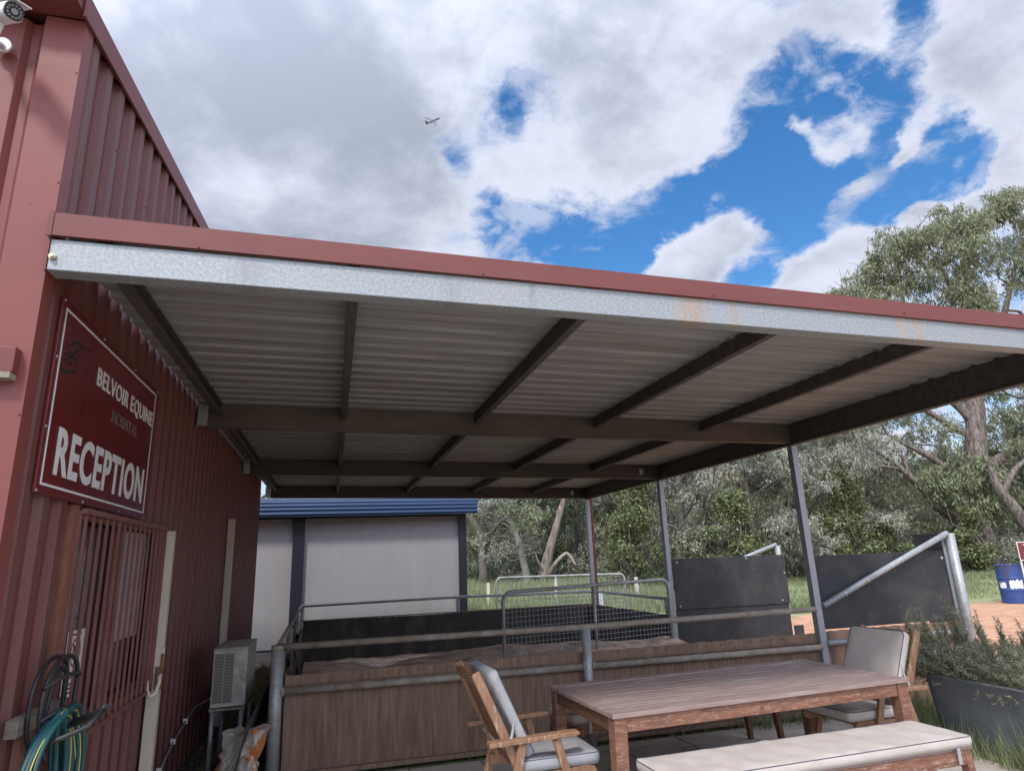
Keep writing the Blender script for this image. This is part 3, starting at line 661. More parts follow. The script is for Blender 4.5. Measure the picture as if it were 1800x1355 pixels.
for sx in (.085,.125):
    mb.tube(smooth([(sx,3.24,.90),(sx,3.15,.99),(sx,3.12,1.08),(sx,3.13,1.17),(sx,3.19,1.24),(sx,3.29,1.275),(sx,3.40,1.265),(sx,3.47,1.21),(sx,3.475,1.08),(sx,3.46,.93)]),.009,8)
mb.tube(smooth([(.105,3.25,.93),(.105,3.235,1.08),(.105,3.29,1.20),(.105,3.36,1.23),(.105,3.40,1.17),(.105,3.40,.98)]),.008,8)
mb.tube(smooth([(.125,3.12,1.18),(.17,3.2,1.215),(.17,3.36,1.20),(.125,3.47,1.18)]),.008,8)
mb.tube(smooth([(.125,3.12,1.06),(.19,3.19,1.10),(.19,3.36,1.075),(.125,3.47,1.05)]),.008,8)
mb.build('wire_loops',BLACKP,br)
mb=MB().tube([(.11,3.33,1.0),(.20,3.31,1.02),(.30,3.22,1.065),(.335,3.19,1.09)],[.016,.018,.013,.011],10).tube([(.11,3.08,.99),(.2,3.07,1.0),(.30,3.10,1.035),(.33,3.17,1.08)],.010,8)
mb.build('hook_arm',BLACKP,br)
hs_=empty('garden_hose',(.2,3.2,.6),'teal garden hose with yellow stripes, coiled over the black wire hose rack','hose')
mb=MB(); my=MB(); rr=random.Random(5)
for k in range(13):
    x=.10+.012*(k%5)+.02*rr.random()+.05*(k/13); yc=3.20+rr.uniform(-.015,.015); w=.10+.014*k*.9+rr.uniform(0,.03); dn=.42+rr.uniform(0,.22); top=1.055+.008*(k%5)
    lp=[(x+.02,yc-w*.25,top),(x,yc-w*.8,top-.08),(x-.0,yc-w*1.15,top-.25),(x,yc-w*.9,top-dn),(x+.01,yc,top-dn-.12),(x,yc+w*.9,top-dn),(x,yc+w*1.15,top-.25),(x,yc+w*.8,top-.08),(x+.02,yc+w*.25,top),(x+.02,yc-w*.25,top)]
    sp_=smooth(lp,6); mb.tube(sp_,.0105,8,False)
    if k%2==0: my.tube([p+Vector((.0095,-.002,.001)) for p in sp_],.0028,5,False)
mb.build('coil',HOSE,hs_); my.build('yellow_stripe',HOSEY,hs_)
# ---------------- sand roll pen ----------------
pen=empty('sand_roll_pen',(.8,5.9,0),'pipe railed sand pen lined with dusty brown rubber, under the awning','pen')
def ragged(mb,x0,x1,z0,ztop,y,th=.012,step=.045,amp=.012,seed=1):
    rr=random.Random(seed); n=int(abs(x1-x0)/step); xs=[x0+(x1-x0)*i/n for i in range(n+1)]
    f=ztop if callable(ztop) else (lambda x:ztop)
    zs=[f(x)+rr.uniform(-amp,amp)*.6+(amp if i%3==0 else 0) for i,x in enumerate(xs)]
    wv=[.008*math.sin(x*2.1+seed) for x in xs]
    vs=[]
    for x,z,w in zip(xs,zs,wv): vs+=[(x,y+w,z0),(x,y+w,z),(x,y+w+th,z),(x,y+w+th,z0)]
    fs=[]
    for i in range(n):
        for k in range(4): fs.append((4*i+k,4*i+(k+1)%4,4*i+4+(k+1)%4,4*i+4+k))
    fs+=[(0,1,2,3),(4*n+3,4*n+2,4*n+1,4*n)]
    mb.add(vs,fs); return mb
o=ragged(MB(),.862,6.0,.02,.757,5.957,step=.06,amp=.005,seed=4).build('near_lining',RUBBER,pen)
mb=MB(); rr=random.Random(9); x=.9
while x<5.95:
    z=.735+rr.uniform(-.008,.008); mb.add([(x+.009*math.cos(a),5.951-.006*(j==1),z+.009*math.sin(a)) for j in (0,1) for a in [k*math.pi/4 for k in range(8)]],[tuple(range(8,16))]+[(k,(k+1)%8,8+(k+1)%8,8+k) for k in range(8)]); x+=rr.uniform(.1,.22)
tag(mb.build('nail_heads',RUST,pen),kind='stuff')
MB().box((.862,5.905,.018),(6.0,5.945,.055)).build('base_timber',RUBBER,pen,.004)
MB().box((.862,5.925,.672),(6.0,5.95,.682)).build('ledge_strip',RUBBER,pen)
ragged(MB(),.74,6.0,.0,lambda x:.728+.012*math.sin(x*1.7),12.0,th=.015,amp=.004,seed=2).build('rear_lining',RUBDARK,pen)
MB().box((.74,11.985,.728),(6.0,12.02,.745)).build('rear_cap',RUBBER,pen)
mb=ragged(MB(),9.02,11.99,.0,.73,0,th=.015,amp=.004,seed=3); mb.v=[(6.0-b,a,c) for a,b,c in mb.v]; mb.build('side_lining',RUBDARK,pen)
# torn belt on the left side
mb=MB(); rr=random.Random(12); ys=np.linspace(5.97,11.98,90); vs=[]
off=0
for i,y in enumerate(ys):
    t=(y-5.97)/6.0; x=.845-.09*t
    off=off*.8+rr.uniform(-.03,.03)
    z=.74+off*.9-(.10 if 0.15<t<.2 else 0)-(.14 if .42<t<.46 else 0)
    b=.03*math.sin(y*3)+off*.5
    vs+=[(x,y,0),(x+b,y,z),(x+b+.012,y,z),(x+.012,y,0)]
n=len(ys)-1; fs=[]
for i in range(n):
    for k in range(4): fs.append((4*i+k,4*i+4+k,4*i+4+(k+1)%4,4*i+(k+1)%4))
mb.add(vs,fs+[(0,1,2,3),(4*n+3,4*n+2,4*n+1,4*n)]); mb.build('torn_lining',RUBDARK,pen)
mb=MB(); 
pts=[]
for i,y in enumerate(ys[::3]):
    pts.append(Vector(vs[min(3*i,n)*4+1])+Vector((.006,0,.0)))
mb.tube(pts,.012,6); mb.build('torn_edge',RUBBERR,pen)
def post(mb,x,y,r,z): mb.tube([(x,y,-.02),(x,y,z)],r,16); return mb
post(MB(),.797,5.9,.050,.965).build('post',PIPE,pen); MB().tube([(.797,5.9,.966),(.797,5.9,1.0)],.0515,16).build('post_cap',DUSTPIPE,pen)
post(MB(),3.47,5.9,.043,.965).build('post',PIPE,pen)
for x,y in ((.72,12.0),(3.41,12.06),(.775,7.9),(.75,9.9)): post(MB(),x,y,.035,.96).build('post',PIPE,pen)
post(MB(),6.02,9.12,.03,.96).build('post',PIPE,pen)
MB().tube([(.797,5.9,.985),(3.47,5.9,.978),(6.0,5.9,.995)],.027,14).build('top_rail',DUSTPIPE,pen)
MB().tube([(.84,5.895,.650),(3.43,5.895,.642)],.029,14).build('lower_rail',DUSTPIPE,pen)
MB().tube([(3.51,5.895,.642),(6.0,5.895,.632)],.029,14).build('lower_rail',DUSTPIPE,pen)
for x,z in ((.842,.65),(3.425,.642),(3.515,.642)): 
    MB().tube([(x-.012,5.896,z),(x+.02,5.896,z)],.036,14).build('weld_collar',DUSTPIPE,pen)
MB().tube([(.797,5.9,.985),(.72,12.0,.975)],.024,12).build('side_rail',DUSTPIPE,pen)
MB().tube([(.72,12.0,.975),(3.41,12.0,.988),(6.0,12.0,.96)],.024,12).build('rear_rail',PIPE,pen)
MB().tube([(6.02,12.0,.965),(6.02,9.1,.955)],.024,12).build('right_rail',PIPE,pen)
def sandbed():
    nx,ny=70,80; vs=[];fs=[]
    for j in range(ny+1):
        for i in range(nx+1):
            x=.90+(5.92-.90)*i/nx if True else 0; y=6.0+5.96*j/ny
            h=.10+.36*math.exp(-((y-8.9)/1.1)**2)*(1+.07*math.sin(x*1.9+1)+.05*math.sin(x*4.3)) - .13*math.exp(-((x-1.85)/.28)**2)*math.exp(-((y-8.8)/1.5)**2)
            h+=.008*math.sin(x*7+y*5)+.006*math.sin(x*13-y*11)+.006*math.sin(x*31+y*23)+.10*math.exp(-((y-6.0)/.9)**2)
            vs.append((x,y,h))
    for j in range(ny):
        for i in range(nx):
            a=j*(nx+1)+i; fs.append((a,a+1,a+nx+2,a+nx+1))
    struct('sand_bed',MB().add(vs,fs,True),SAND)
sandbed()

# ---------------- wing walls of the race on the right ----------------
wn=empty('near_wing_wall',(7,5.9,0),'black matted wing wall with a sloping pipe brace, joined to the nearest awning post','wing wall')
MB().box((6.10,5.965,.785),(7.86,5.98,1.52)).build('rubber_panel',MAT_,wn,.003)
o=ragged(MB(),6.06,7.88,.0,.768,5.957,seed=6,amp=.006).build('lower_lining',RUBBERR,wn)
MB().tube([(7.935,5.9,-.03),(7.935,5.9,1.705)],.047,18).build('corner_post',PIPE,wn)
MB().box((7.865,5.95,0),(7.93,5.962,1.71)).build('back_plate',GALV,wn)
MB().tube([(6.095,5.90,1.02),(6.7,5.90,1.255),(7.9,5.90,1.705)],.031,14).build('brace',PIPE,wn)
mb=MB()
for t in (.16,.33,.47,.6): 
    a=Vector((6.095,5.90,1.02)); b=Vector((7.9,5.90,1.705)); p=a.lerp(b,t); d=(b-a).normalized()
    mb=MB().tube([p-d*.008,p+d*.008],.0335,14); mb.build('brace_clip',GALV,wn)
MB().tube([(6.08,5.895,.665),(7.89,5.895,.67)],.029,14).build('lower_rail',PIPE,wn)
MB().box((7.975,5.985,.6),(7.99,6.43,1.712)).build('return_panel',MAT_,wn)
MB().tube([(7.82,5.96,1.44),(7.82,5.955,1.44)],.016,12).build('bolt',GALV,wn)
wf_=empty('far_wing_wall',(7,8.97,0),'black matted wing wall with a thin seam, joined to the second awning post','wing wall')
MB().box((6.085,8.945,.80),(8.04,8.96,1.52)).build('rubber_panel',MAT_,wf_,.003)
MB().box((6.07,8.963,.23),(8.02,8.975,.805)).build('lower_panel',MAT_,wf_,.003)
MB().box((8.05,8.955,.2),(8.22,8.965,.47)).build('foot_panel',MAT_,wf_)
MB().tube([(8.0,9.02,-.03),(8.0,9.02,1.66)],.042,16).build('corner_post',PIPE,wf_)
MB().tube([(6.09,9.03,1.10),(7.46,9.03,1.52),(7.98,9.02,1.68)],.028,14).build('brace',PIPE,wf_)
for x,z in ((6.16,1.47),(7.35,1.49),(8.0,1.25),(6.15,.85),(7.9,.85)): MB().tube([(x,8.945,z),(x,8.938,z)],.013,10).build('bolt',GALV,wf_)

# ---------------- pipe gates with mesh ----------------
def gate(name,label,P0,P1,ztop,zbot,r,cell,mids,mat_,group=None,grip=.12):
    """gate in the vertical plane through P0-P1"""
    g=empty(name,(P0[0],P0[1],zbot),label,'gate')
    a=Vector((P0[0],P0[1],0)); b=Vector((P1[0],P1[1],0)); L=(b-a).length; d=(b-a).normalized()
    def Q(s,z): 
        q=a+d*s; return (q.x,q.y,z+ztop[1]*s/L*0)
    def zt(s): return ztop[0]+(ztop[1]-ztop[0])*s/L
    path=[Q(0,zbot),Q(0,zt(0)-grip)]
    for k in range(1,6):
        t=k/6*math.pi/2; path.append(Q(grip*(1-math.cos(t)),zt(0)-grip+grip*math.sin(t)))
    path.append(Q(grip,zt(0))); path.append(Q(L-grip,zt(L)))
    for k in range(1,6):
        t=k/6*math.pi/2; path.append(Q(L-grip+grip*math.sin(t),zt(L)-grip+grip*math.cos(t)))
    path+= [Q(L,zt(L)-grip),Q(L,zbot)]
    MB().tube(path,r,12).build('frame',mat_,g)
    MB().tube([Q(0,zbot),Q(L,zbot)],r,12).build('bottom_rail',mat_,g)
    for m in mids: MB().tube([Q(m*L,zbot),Q(m*L,zt(m*L))],r*.9,12).build('stile',mat_,g)
    mb=MB(); s=cell
    while s<L-r: 
        top=zt(s)-(0 if grip<s<L-grip else grip*.35); mb.tube([Q(s,zbot),Q(s,top)],.0022,4,False); s+=cell
    z=zbot+cell
    while z<min(ztop)-.01: mb.tube([Q(r,z),Q(L-r,z)],.0022,4,False); z+=cell
    mb.build('mesh_infill',GALV,g)
    return g
gate('mesh_gate','arched pipe and mesh gate standing open inside the sand pen','' or (3.29,8.25),(5.90,8.80),(1.205,1.245),.22,.024,.062,[.515],PIPE)
gate('mesh_gate','arched pipe and mesh gate on the grass behind the sand pen',(4.61,14.0),(7.63,14.05),(1.235,1.20),.12,.022,.085,[.45],PIPE)

# ---------------- blue roofed stable behind ----------------
bl=empty('stable_block',(2,14,.1),'white clad stable block with a curved blue corrugated verandah edge and navy posts','stable')
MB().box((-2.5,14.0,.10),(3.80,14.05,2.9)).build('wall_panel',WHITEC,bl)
mb=MB()
for x in (.63,1.42,2.55): pass
for x in (-.6,1.33,2.28): mb=MB().box((x,13.996,.12),(x+.006,13.9995,2.55)); mb.build('panel_joint',mat('joint_grey',(.33,.33,.345)) if x<0 else bpy.data.materials['joint_grey'],bl)
MB().box((.42,13.9,.0),(.645,13.99,2.555)).build('post',NAVY,bl,.004)
MB().box((3.80,13.9,.0),(3.96,13.99,2.555)).build('post',NAVY,bl,.004)
MB().box((-2.5,13.96,-.05),(3.80,13.995,.098)).build('plinth',NAVY,bl)
pf=[]
for k in range(25):
    a=math.pi/2*k/24; pf.append((13.86-.24*math.sin(a)*1.0,2.60+.0+.36*math.cos(a)))
def corr(pf,amp=.014,wl=.085):
    out=[];s=0
    fine=[]
    for (a,b),(c,d) in zip(pf,pf[1:]):
        for t in np.linspace(0,1,5,endpoint=False): fine.append((a+(c-a)*float(t),b+(d-b)*float(t)))
    for i in range(1,len(fine)-1):
        dx=fine[i+1][0]-fine[i-1][0]; dz=fine[i+1][1]-fine[i-1][1]; L=math.hypot(dx,dz); s+=L/2
        w=amp*math.cos(2*math.pi*s/wl); out.append((fine[i][0]+dz/L*w*1.0,fine[i][1]-dx/L*w))
    return out
top=[(18.2,3.35),(13.9,2.965)]
cp_=corr([(13.86-.23*math.sin(math.pi/2*k/24),2.575+.375*math.cos(math.pi/2*k/24)) for k in range(25)])
mb=MB(); mb.sheet(cp_,'X',-2.6,4.16,.006); mb.build('curved_roof_edge',BLUE,bl)
mb=MB()
n=60
for i in range(n):
    x=-2.6+6.76*i/n; x2=x+6.76/n; 
    mb.add([(x,13.85,2.955),(x+.056,13.85,2.985),(x2,13.85,2.955),(x,18.5,3.35),(x+.056,18.5,3.38),(x2,18.5,3.35)],[(0,1,4,3),(1,2,5,4)])
mb.build('roof',BLUE,bl)
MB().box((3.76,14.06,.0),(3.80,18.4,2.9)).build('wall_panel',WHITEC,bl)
MB().box((-2.5,13.90,2.56),(3.95,13.99,2.93)).build('soffit_beam',NAVY,bl)
rp=empty('red_steel_post',(6.13,12.2,0),'flaking red steel post standing close behind the rear awning post','post')
MB().box((6.125,12.15,-.02),(6.19,12.215,2.78)).build('shaft',mat('flaking_red',(.12,.03,.025),(.18,.05,.04),9,rough=.7,bump=.4,c3=(.25,.15,.12),amt3=.36,scale3=14),rp)
wc=empty('white_stub_post',(6.62,13.1,0),'short thick white post on the grass just behind the pen corner','post')
MB().tube([(6.60,13.1,0),(6.60,13.1,.90)],.065,14).build('tube',WHITE,wc); MB().tube([(6.60,13.1,.90),(6.60,13.1,.915)],.068,14).build('cap',WHITE,wc)

# ---------------- table ----------------
TA=.053
def place(o,x,y,a): o.location=(x,y,0); o.rotation_euler=(0,0,a)
tb=empty('dining_table',(0,0,0),'long weathered slatted wooden outdoor table under the front of the awning','table')
L_,W_=2.17,.98
def table():
    hl,hw=L_/2,W_/2; t=.026; z1=.75; z0=z1-t
    fr=.085
    mb=MB(); MB().box((-hl,-hw,z0),(hl,-hw+fr,z1)).build('edge_board',WOODG,tb,.004); MB().box((-hl,hw-fr,z0),(hl,hw,z1)).build('edge_board',WOODG,tb,.004)
    for x in (-hl,hl-fr): MB().box((x,-hw+fr+.001,z0),(x+fr,hw-fr-.001,z1)).build('end_board',WOODG,tb,.004)
    n=12; w=(W_-2*fr)/n
    MB().box((-.03,-hw+fr,z0-.012),(.03,hw-fr,z0-.001)).build('batten',WOODD,tb)
    for k in range(n):
        y=-hw+fr+k*w
        MB().box((-hl+fr+.002,y+.006,z0),(hl-fr-.002,y+w-.006,z1-.002-.0008*(k%3))).build('slat',WOODG,tb,.003)
    ax=.02
    for s in (-1,1):
        y=s*(hw-ax-.014); MB().box((-hl+.095,y-.014,z0-.078),(hl-.095,y+.014,z0-.0005)).build('apron',WOOD,tb,.003)
        x=s*(hl-ax-.014); MB().box((x-.014,-hw+.095,z0-.078),(x+.014,hw-.095,z0-.0005)).build('apron',WOODD if s<0 else WOOD,tb,.003)
    for sx in (-1,1):
        for sy in (-1,1):
            x=sx*(hl-.052); y=sy*(hw-.052); MB().bar((x,y,z0-.0006),(x+sx*.012,y+sy*.008,0),.082,.082,(0,1,0),.066,.066).build('leg',WOOD,tb,.004)
    MB().tube([(-.08,-hw+.0195,.68),(-.08,-hw+.0175,.68)],.011,12).build('plug',WOODD,tb)
table(); place(tb,3.787,4.19,TA)

# ---------------- benches ----------------
def cushion(x0,x1,y0,y1,z0,z1,name,m,parent,seed=0,amp=.004,rad=.02,top_m=None,nx=60,ny=14,wr=1.0,M=None,pip=True):
    """soft box with puffed top, wrinkles and rounded rim"""
    rr=random.Random(seed); ph=[rr.uniform(0,6.28) for _ in range(8)]
    mb=MB(); vs=[];fs=[]
    def rim(x,y):
        return x,y
    def corner(u,v):   # round plan corners
        x=x0+(x1-x0)*u; y=y0+(y1-y0)*v; r=.035
        cx=min(max(x,x0+r),x1-r); cy=min(max(y,y0+r),y1-r); dx,dy=x-cx,y-cy; d=math.hypot(dx,dy)
        if d>r: x=cx+dx/d*r; y=cy+dy/d*r
        return x,y
    U=[.5-.5*math.cos(math.pi*i/nx)*(.35)-.5*(1-2*i/nx)*.65 for i in range(nx+1)]
    V=[.5-.5*math.cos(math.pi*i/ny)*(.5)-.5*(1-2*i/ny)*.5 for i in range(ny+1)]
    def zt(x,y):
        e=min(x-x0,x1-x,y-y0,y1-y)
        puff=.010*(1-math.exp(-max(0,e)/.03))
        w=amp*wr*(math.sin(x*23+y*9+ph[0])*math.sin(x*7+ph[1])*.9+.5*math.sin(x*41-y*17+ph[2])*math.sin(x*5.1+y*4+ph[3])+.4*math.sin(y*31+x*13+ph[4])*math.sin(x*11+ph[5]))
        return z1-.010+puff+w*(1-math.exp(-max(0,e)/.02))
    for j in range(ny+1):
        for i in range(nx+1):
            x,y=corner(U[i],V[j]); vs.append((x,y,zt(x,y)))
    for j in range(ny):
        for i in range(nx):
            a=j*(nx+1)+i; fs.append((a,a+1,a+nx+2,a+nx+1))
    # side
    per=[i for i in range(nx+1)]+[j*(nx+1)+nx for j in range(1,ny+1)]+[ny*(nx+1)+i for i in range(nx-1,-1,-1)]+[j*(nx+1) for j in range(ny-1,0,-1)]
    m_=len(per); cxx,cyy=(x0+x1)/2,(y0+y1)/2; base=len(vs)
    def outw(p,o_):
        ex=max(min((p[0]-cxx)/(abs(x1-x0)/2),1),-1); ey=max(min((p[1]-cyy)/(abs(y1-y0)/2),1),-1)
        return (o_ if ex>.97 else -o_ if ex<-.97 else 0),(o_ if ey>.93 else -o_ if ey<-.93 else 0)
    for lvl,(o_,zz) in enumerate(((.003,None),(.006,.5),(.002,0))):
        for q,i in enumerate(per):
            p=vs[i]; dx,dy=outw(p,o_); z=p[2]-.004 if zz is None else (z0+(p[2]-z0)*zz)
            vs.append((p[0]+dx,p[1]+dy,z+(.0015*math.sin(q*.9+ph[6]) if zz==.5 else 0)))
    top=list(fs); side=[]
    prev=per
    for lvl in range(3):
        cur=[base+lvl*m_+k for k in range(m_)]
        for k in range(m_): side.append((prev[k],cur[k],cur[(k+1)%m_],prev[(k+1)%m_]))
        prev=cur
    bot=[tuple(reversed(prev))]
    if M is not None: vs=[tuple(M@Vector(v)) for v in vs]
    mb.add(vs,top+side+bot,True); o=mb.build(name,m,parent)
    if pip:
        pm=MB(); pm.tube([Vector(vs[i]) for i in per]+[Vector(vs[per[0]])],.0032,6,False); pm.build('piping',PIPING,o)
    return o
BN=CUSHB=mat('cushion_beige',(.45,.395,.355),(.53,.475,.43),7,(1,1,1),.95,.25,c3=(.40,.33,.29),amt3=.36,scale3=1.8,bscale=300,soft3=.2)
def bench(label,seed):
    b=empty('bench',(0,0,0),label,'bench','cushioned wooden benches along the table')
    hl,hw=.99,.20
    for y in (-hw+.02,hw-.02): MB().box((-hl+.06,y-.013,.355),(hl-.06,y+.013,.43)).build('apron',WOOD,b,.003)
    for s in (-1,1):
        x=s*(hl-.045); MB().box((x-.014,-hw+.055,.36),(x+.014,hw-.055,.43)).build('end_rail',WOOD,b,.003)
        for t in (-1,1): MB().bar((x,t*(hw-.03),.43),(x+s*.045,t*(hw-.015),0),.05,.055,(0,1,0),.038,.04).build('leg',WOOD if seed==1 else WOODD,b,.003)
    for k in range(5):
        y=-hw+.008+k*.0785; MB().box((-hl,y,.4305),(hl,y+.07,.4495)).build('slat',WOODG,b,.003)
    c=cushion(-hl-.003,hl+.003,-hw-.006,hw+.006,.450,.512,'cushion',CUSHB,b,seed,amp=.007,nx=110,ny=16)
    for x in (-hl+.13,hl-.13):
        MB().box((x-.012,-hw-.016,.37),(x+.012,-hw-.0135,.455)).build('strap',CUSHG,b); MB().box((x-.012,hw+.0135,.37),(x+.012,hw+.016,.455)).build('strap',CUSHG,b)
    return b
b1=bench('wooden bench with a long beige cushion, in front of the table',1); place(b1,3.86,3.512,.028)
b2=bench('wooden bench with a beige cushion, between the table and the pen rails',2); place(b2,3.86,5.17,.16)

# ---------------- chairs ----------------
def chair(label,cm,seed):
    c=empty('armchair',(0,0,0),label,'chair','low wooden armchairs at the ends of the table')
    W=WOODL; hw=.245
    for s in (-1,1):
        y=s*hw
        MB().bar((-.185,y,.40),(-.46,y,.985),.028,.056,(1,0,0)).build('back_post',W,c,.013,4)
        # back posts: depth along x
        MB().bar((-.20,y+s*.03,.605),(-.36,y+s*.03,.0),.024,.05,(1,0,0)).build('rear_leg',W,c,.004)
        MB().bar((-.0,y+s*.03,.605),(.185,y+s*.03,.0),.024,.046,(1,0,0)).build('front_leg',W,c,.004)
        mb=MB(); mb.prism([(-.26,.375),(.20,.372),(.235,.385),(.25,.41),(.235,.437),(.20,.446),(-.26,.43)],'Y',y-.012,y+.012); mb.build('side_rail',W,c,.003)
        mb=MB(); mb.prism([(-.40,.600),(.10,.612),(.13,.616),(.145,.628),(.13,.638),(.08,.640),(-.40,.628)],'Y',y-.01,y+.058 if s>0 else y+.01)
        if s<0: mb=MB(); mb.prism([(-.40,.600),(.10,.612),(.13,.616),(.145,.628),(.13,.638),(.08,.640),(-.40,.628)],'Y',y-.058,y+.01)
        mb.build('armrest',W,c,.006)
    for k in range(5):
        x=-.2+k*.095; MB().box((x,-hw+.013,.425),(x+.06,hw-.013,.442)).build('seat_slat',W,c,.003)
    mb=MB()
    for k in range(9):
        y0_=-hw+.014+k*(2*hw-.028)/9; y1_=y0_+(2*hw-.028)/9; ym=(y0_+y1_)/2; a=.012*(1-(ym/hw)**2)*2.2
        x=-.452; z=.955
        mb.add([(x,y0_,z-.05),(x,y1_,z-.05),(x-.025,y1_,z+a),(x-.025,y0_,z+a),(x+.02,y0_,z-.045),(x+.02,y1_,z-.045),(x-.005,y1_,z+a),(x-.005,y0_,z+a)],[(0,1,2,3),(5,4,7,6),(3,2,6,7),(4,5,1,0)])
    mb.build('top_rail',W,c)
    for k in range(4):
        y=-.17+k*.1; MB().bar((-.215,y+.02,.45),(-.44,y+.02,.925),.045,.012,(1,0,0)).build('back_slat',WOODD,c,.002)
    MB().bar((-.215,-hw+.014,.475),(-.215,hw-.014,.475),.02,.05,(-.42,0,.9)).build('lower_back_rail',W,c)
    cushion(-.215,.275,-.252,.252,.4475,.515,'seat_cushion',cm,c,seed,amp=.005,nx=34,ny=34)
    d=Vector((-.275,0,.585)).normalized()   # along the back
    nrm=Vector((d.z,0,-d.x))
    Mx=Matrix(((d.x,0,nrm.x,-.17),(0,1,0,0),(d.z,0,nrm.z,.515),(0,0,0,1)))
    # local x along the back, y across, z outwards
    bk=cushion(.0,.50,-.25,.25,.0,.062,'back_cushion',cm,c,seed+3,amp=.004,nx=34,ny=30,M=Mx)
    mb=MB()
    for s in (-1,1):
        mb=MB(); pts=smooth([Mx@Vector((.27,s*.252,.05)),Mx@Vector((.19,s*.268,.0)),Mx@Vector((.13,s*.27,-.06)),Mx@Vector((.13,s*.22,-.10)),Mx@Vector((.16,s*.05,-.11))],6)
        vs=[]; 
        for p in pts: vs+=[p-d*.011,p+d*.011]
        mb.add(vs,[(2*i,2*i+1,2*i+3,2*i+2) for i in range(len(pts)-1)]); o=mb.build('strap',CUSHG,c); sm=o.modifiers.new('solid','SOLIDIFY'); sm.thickness=.002
    return c
c1=chair('wooden armchair with a bluish grey cushion at the left end of the table',CUSHG,3); place(c1,2.46,4.14,.02)
c2=chair('wooden armchair with a pale beige cushion at the right end of the table',CUSH,5); place(c2,4.90,4.31,math.pi+.04)

# ---------------- planter ----------------
pl=empty('planter_trough',(6.6,4.1,0),'long grey metal trough planter at the right edge of the paving','planter')
mb=MB()
def ell(a,b,z,cx=6.58,cy=3.87,n=48,p=11):
    out=[]
    for k in range(n):
        t=2*math.pi*k/n; c_,s_=math.cos(t),math.sin(t)
        out.append((cx+a*math.copysign(abs(c_)**(2/p),c_),cy+b*math.copysign(abs(s_)**(2/p),s_),z))
    return out
rings=[ell(.34,1.03,-.02),ell(.385,1.06,.28),ell(.41,1.075,.505),ell(.42,1.085,.51),ell(.42,1.085,.525),ell(.405,1.07,.525),ell(.395,1.06,.43)]
vs=[v for r_ in rings for v in r_]; n=48
fs=[(i*n+k,i*n+(k+1)%n,(i+1)*n+(k+1)%n,(i+1)*n+k) for i in range(len(rings)-1) for k in range(n)]
mb.add(vs,fs,True); mb.build('trough',mat('trough_metal',(.15,.165,.18),(.24,.255,.275),2.5,(1,1,.6),.55,.1,.15,c3=(.30,.31,.32),amt3=.34,scale3=4,soft3=.12),pl)
MB().add(ell(.39,1.05,.47),[tuple(range(48))]).build('soil',SAND,pl)

# ---------------- drum and parking sign ----------------
dr=empty('steel_drum',(17.03,12.46,gz(17.03,12.46)),'dented blue steel drum with torn white paper label, at the gravel edge','drum')
c0=(17.03,12.46,gz(17.03,12.46)-.01); prof=[(0,.0),(.285,.0),(.292,.015)]
for k in range(60):
    z=.03+k*.0138; r=.287
    for zz in (.30,.58):
        r+=.014*math.exp(-((z-zz)/.013)**2)
    if z<.27 or z>.62: r+=.004*math.sin(z*2*math.pi/.048)
    prof.append((r,z))
prof+=[(.292,.868),(.297,.875),(.297,.885),(.285,.885),(.283,.87),(0,.868)]
MB().lathe(prof,c0,40).build('barrel',mat('drum_blue',(.02,.05,.19),(.03,.075,.25),3,rough=.4,bump=.1,c3=(.07,.05,.05),amt3=.40,scale3=2.5,soft3=.08),dr)
mb=MB(); rr=random.Random(8)
def drumpatch(a0,a1,z0,z1):
    n=14; vs=[]
    for i in range(n+1):
        a=a0+(a1-a0)*i/n; zt=z1-rr.uniform(0,.07); zb=z0+rr.uniform(0,.03)
        for z in (zb,zt): vs.append((c0[0]+.2935*math.cos(a),c0[1]+.2935*math.sin(a),c0[2]+z))
    mb.add(vs,[(2*i,2*i+2,2*i+3,2*i+1) for i in range(n)])
A_=math.atan2(-c0[1],1.2-c0[0])
drumpatch(A_-1.0,A_-.45,.335,.50); drumpatch(A_-.2,A_+.75,.325,.56)
mb.build('torn_label',WHITE,dr)
ps=empty('parking_sign',(17.2,11.95,gz(17,12)),'red parking sign with white border on a thin white stake, beside the blue drum','sign')
d_=Vector((.93,-.30,0)).normalized(); n_=Vector((-.30,-.93,0)).normalized()*1
g0=Vector((16.86,12.02,0)); lean=Vector((.10,-.03,0))*.0
def PS(u,z,o=0): q=g0+d_*u+n_*o+Vector((0,0,z)); return q
mb=MB(); 
def slab(mb,u0,u1,z0,z1,o0,o1): 
    vs=[PS(u,z,o) for o in (o0,o1) for u,z in ((u0,z0),(u1,z0),(u1,z1),(u0,z1))]
    mb.add(vs,[(3,2,1,0),(4,5,6,7),(0,1,5,4),(1,2,6,5),(2,3,7,6),(3,0,4,7)])
slab(mb,0,.62,1.13,1.56,0,.01); mb.build('board',SIGNR,ps)
mb=MB(); t=.016
slab(mb,0,.62,1.13,1.13+t,.0105,.013); slab(mb,0,.62,1.56-t,1.56,.0105,.013); slab(mb,0,t,1.13+t,1.56-t,.0105,.013); slab(mb,.62-t,.62,1.13+t,1.56-t,.0105,.013); mb.build('border',WHITE,ps)
MB().bar(tuple(PS(.03,-.02,-.015)),tuple(PS(.03,1.5,-.015)),.03,.02,(0,1,0)).build('stake',WHITE,ps)
MB().bar(tuple(PS(.58,-.02,-.015)),tuple(PS(.58,1.5,-.015)),.03,.02,(0,1,0)).build('stake',WHITE,ps)
def psM(u,z): 
    q=PS(u,z,.0108); return Matrix(((d_.x,0,n_.x,q.x),(d_.y,0,n_.y,q.y),(0,1,0,q.z),(0,0,0,1)))
text_obj('lettering','C',.085,.07,psM(.13,1.265),WHITE,ps,offset=.03); text_obj('lettering','P',.085,.06,psM(.11,1.155),WHITE,ps,offset=.03)
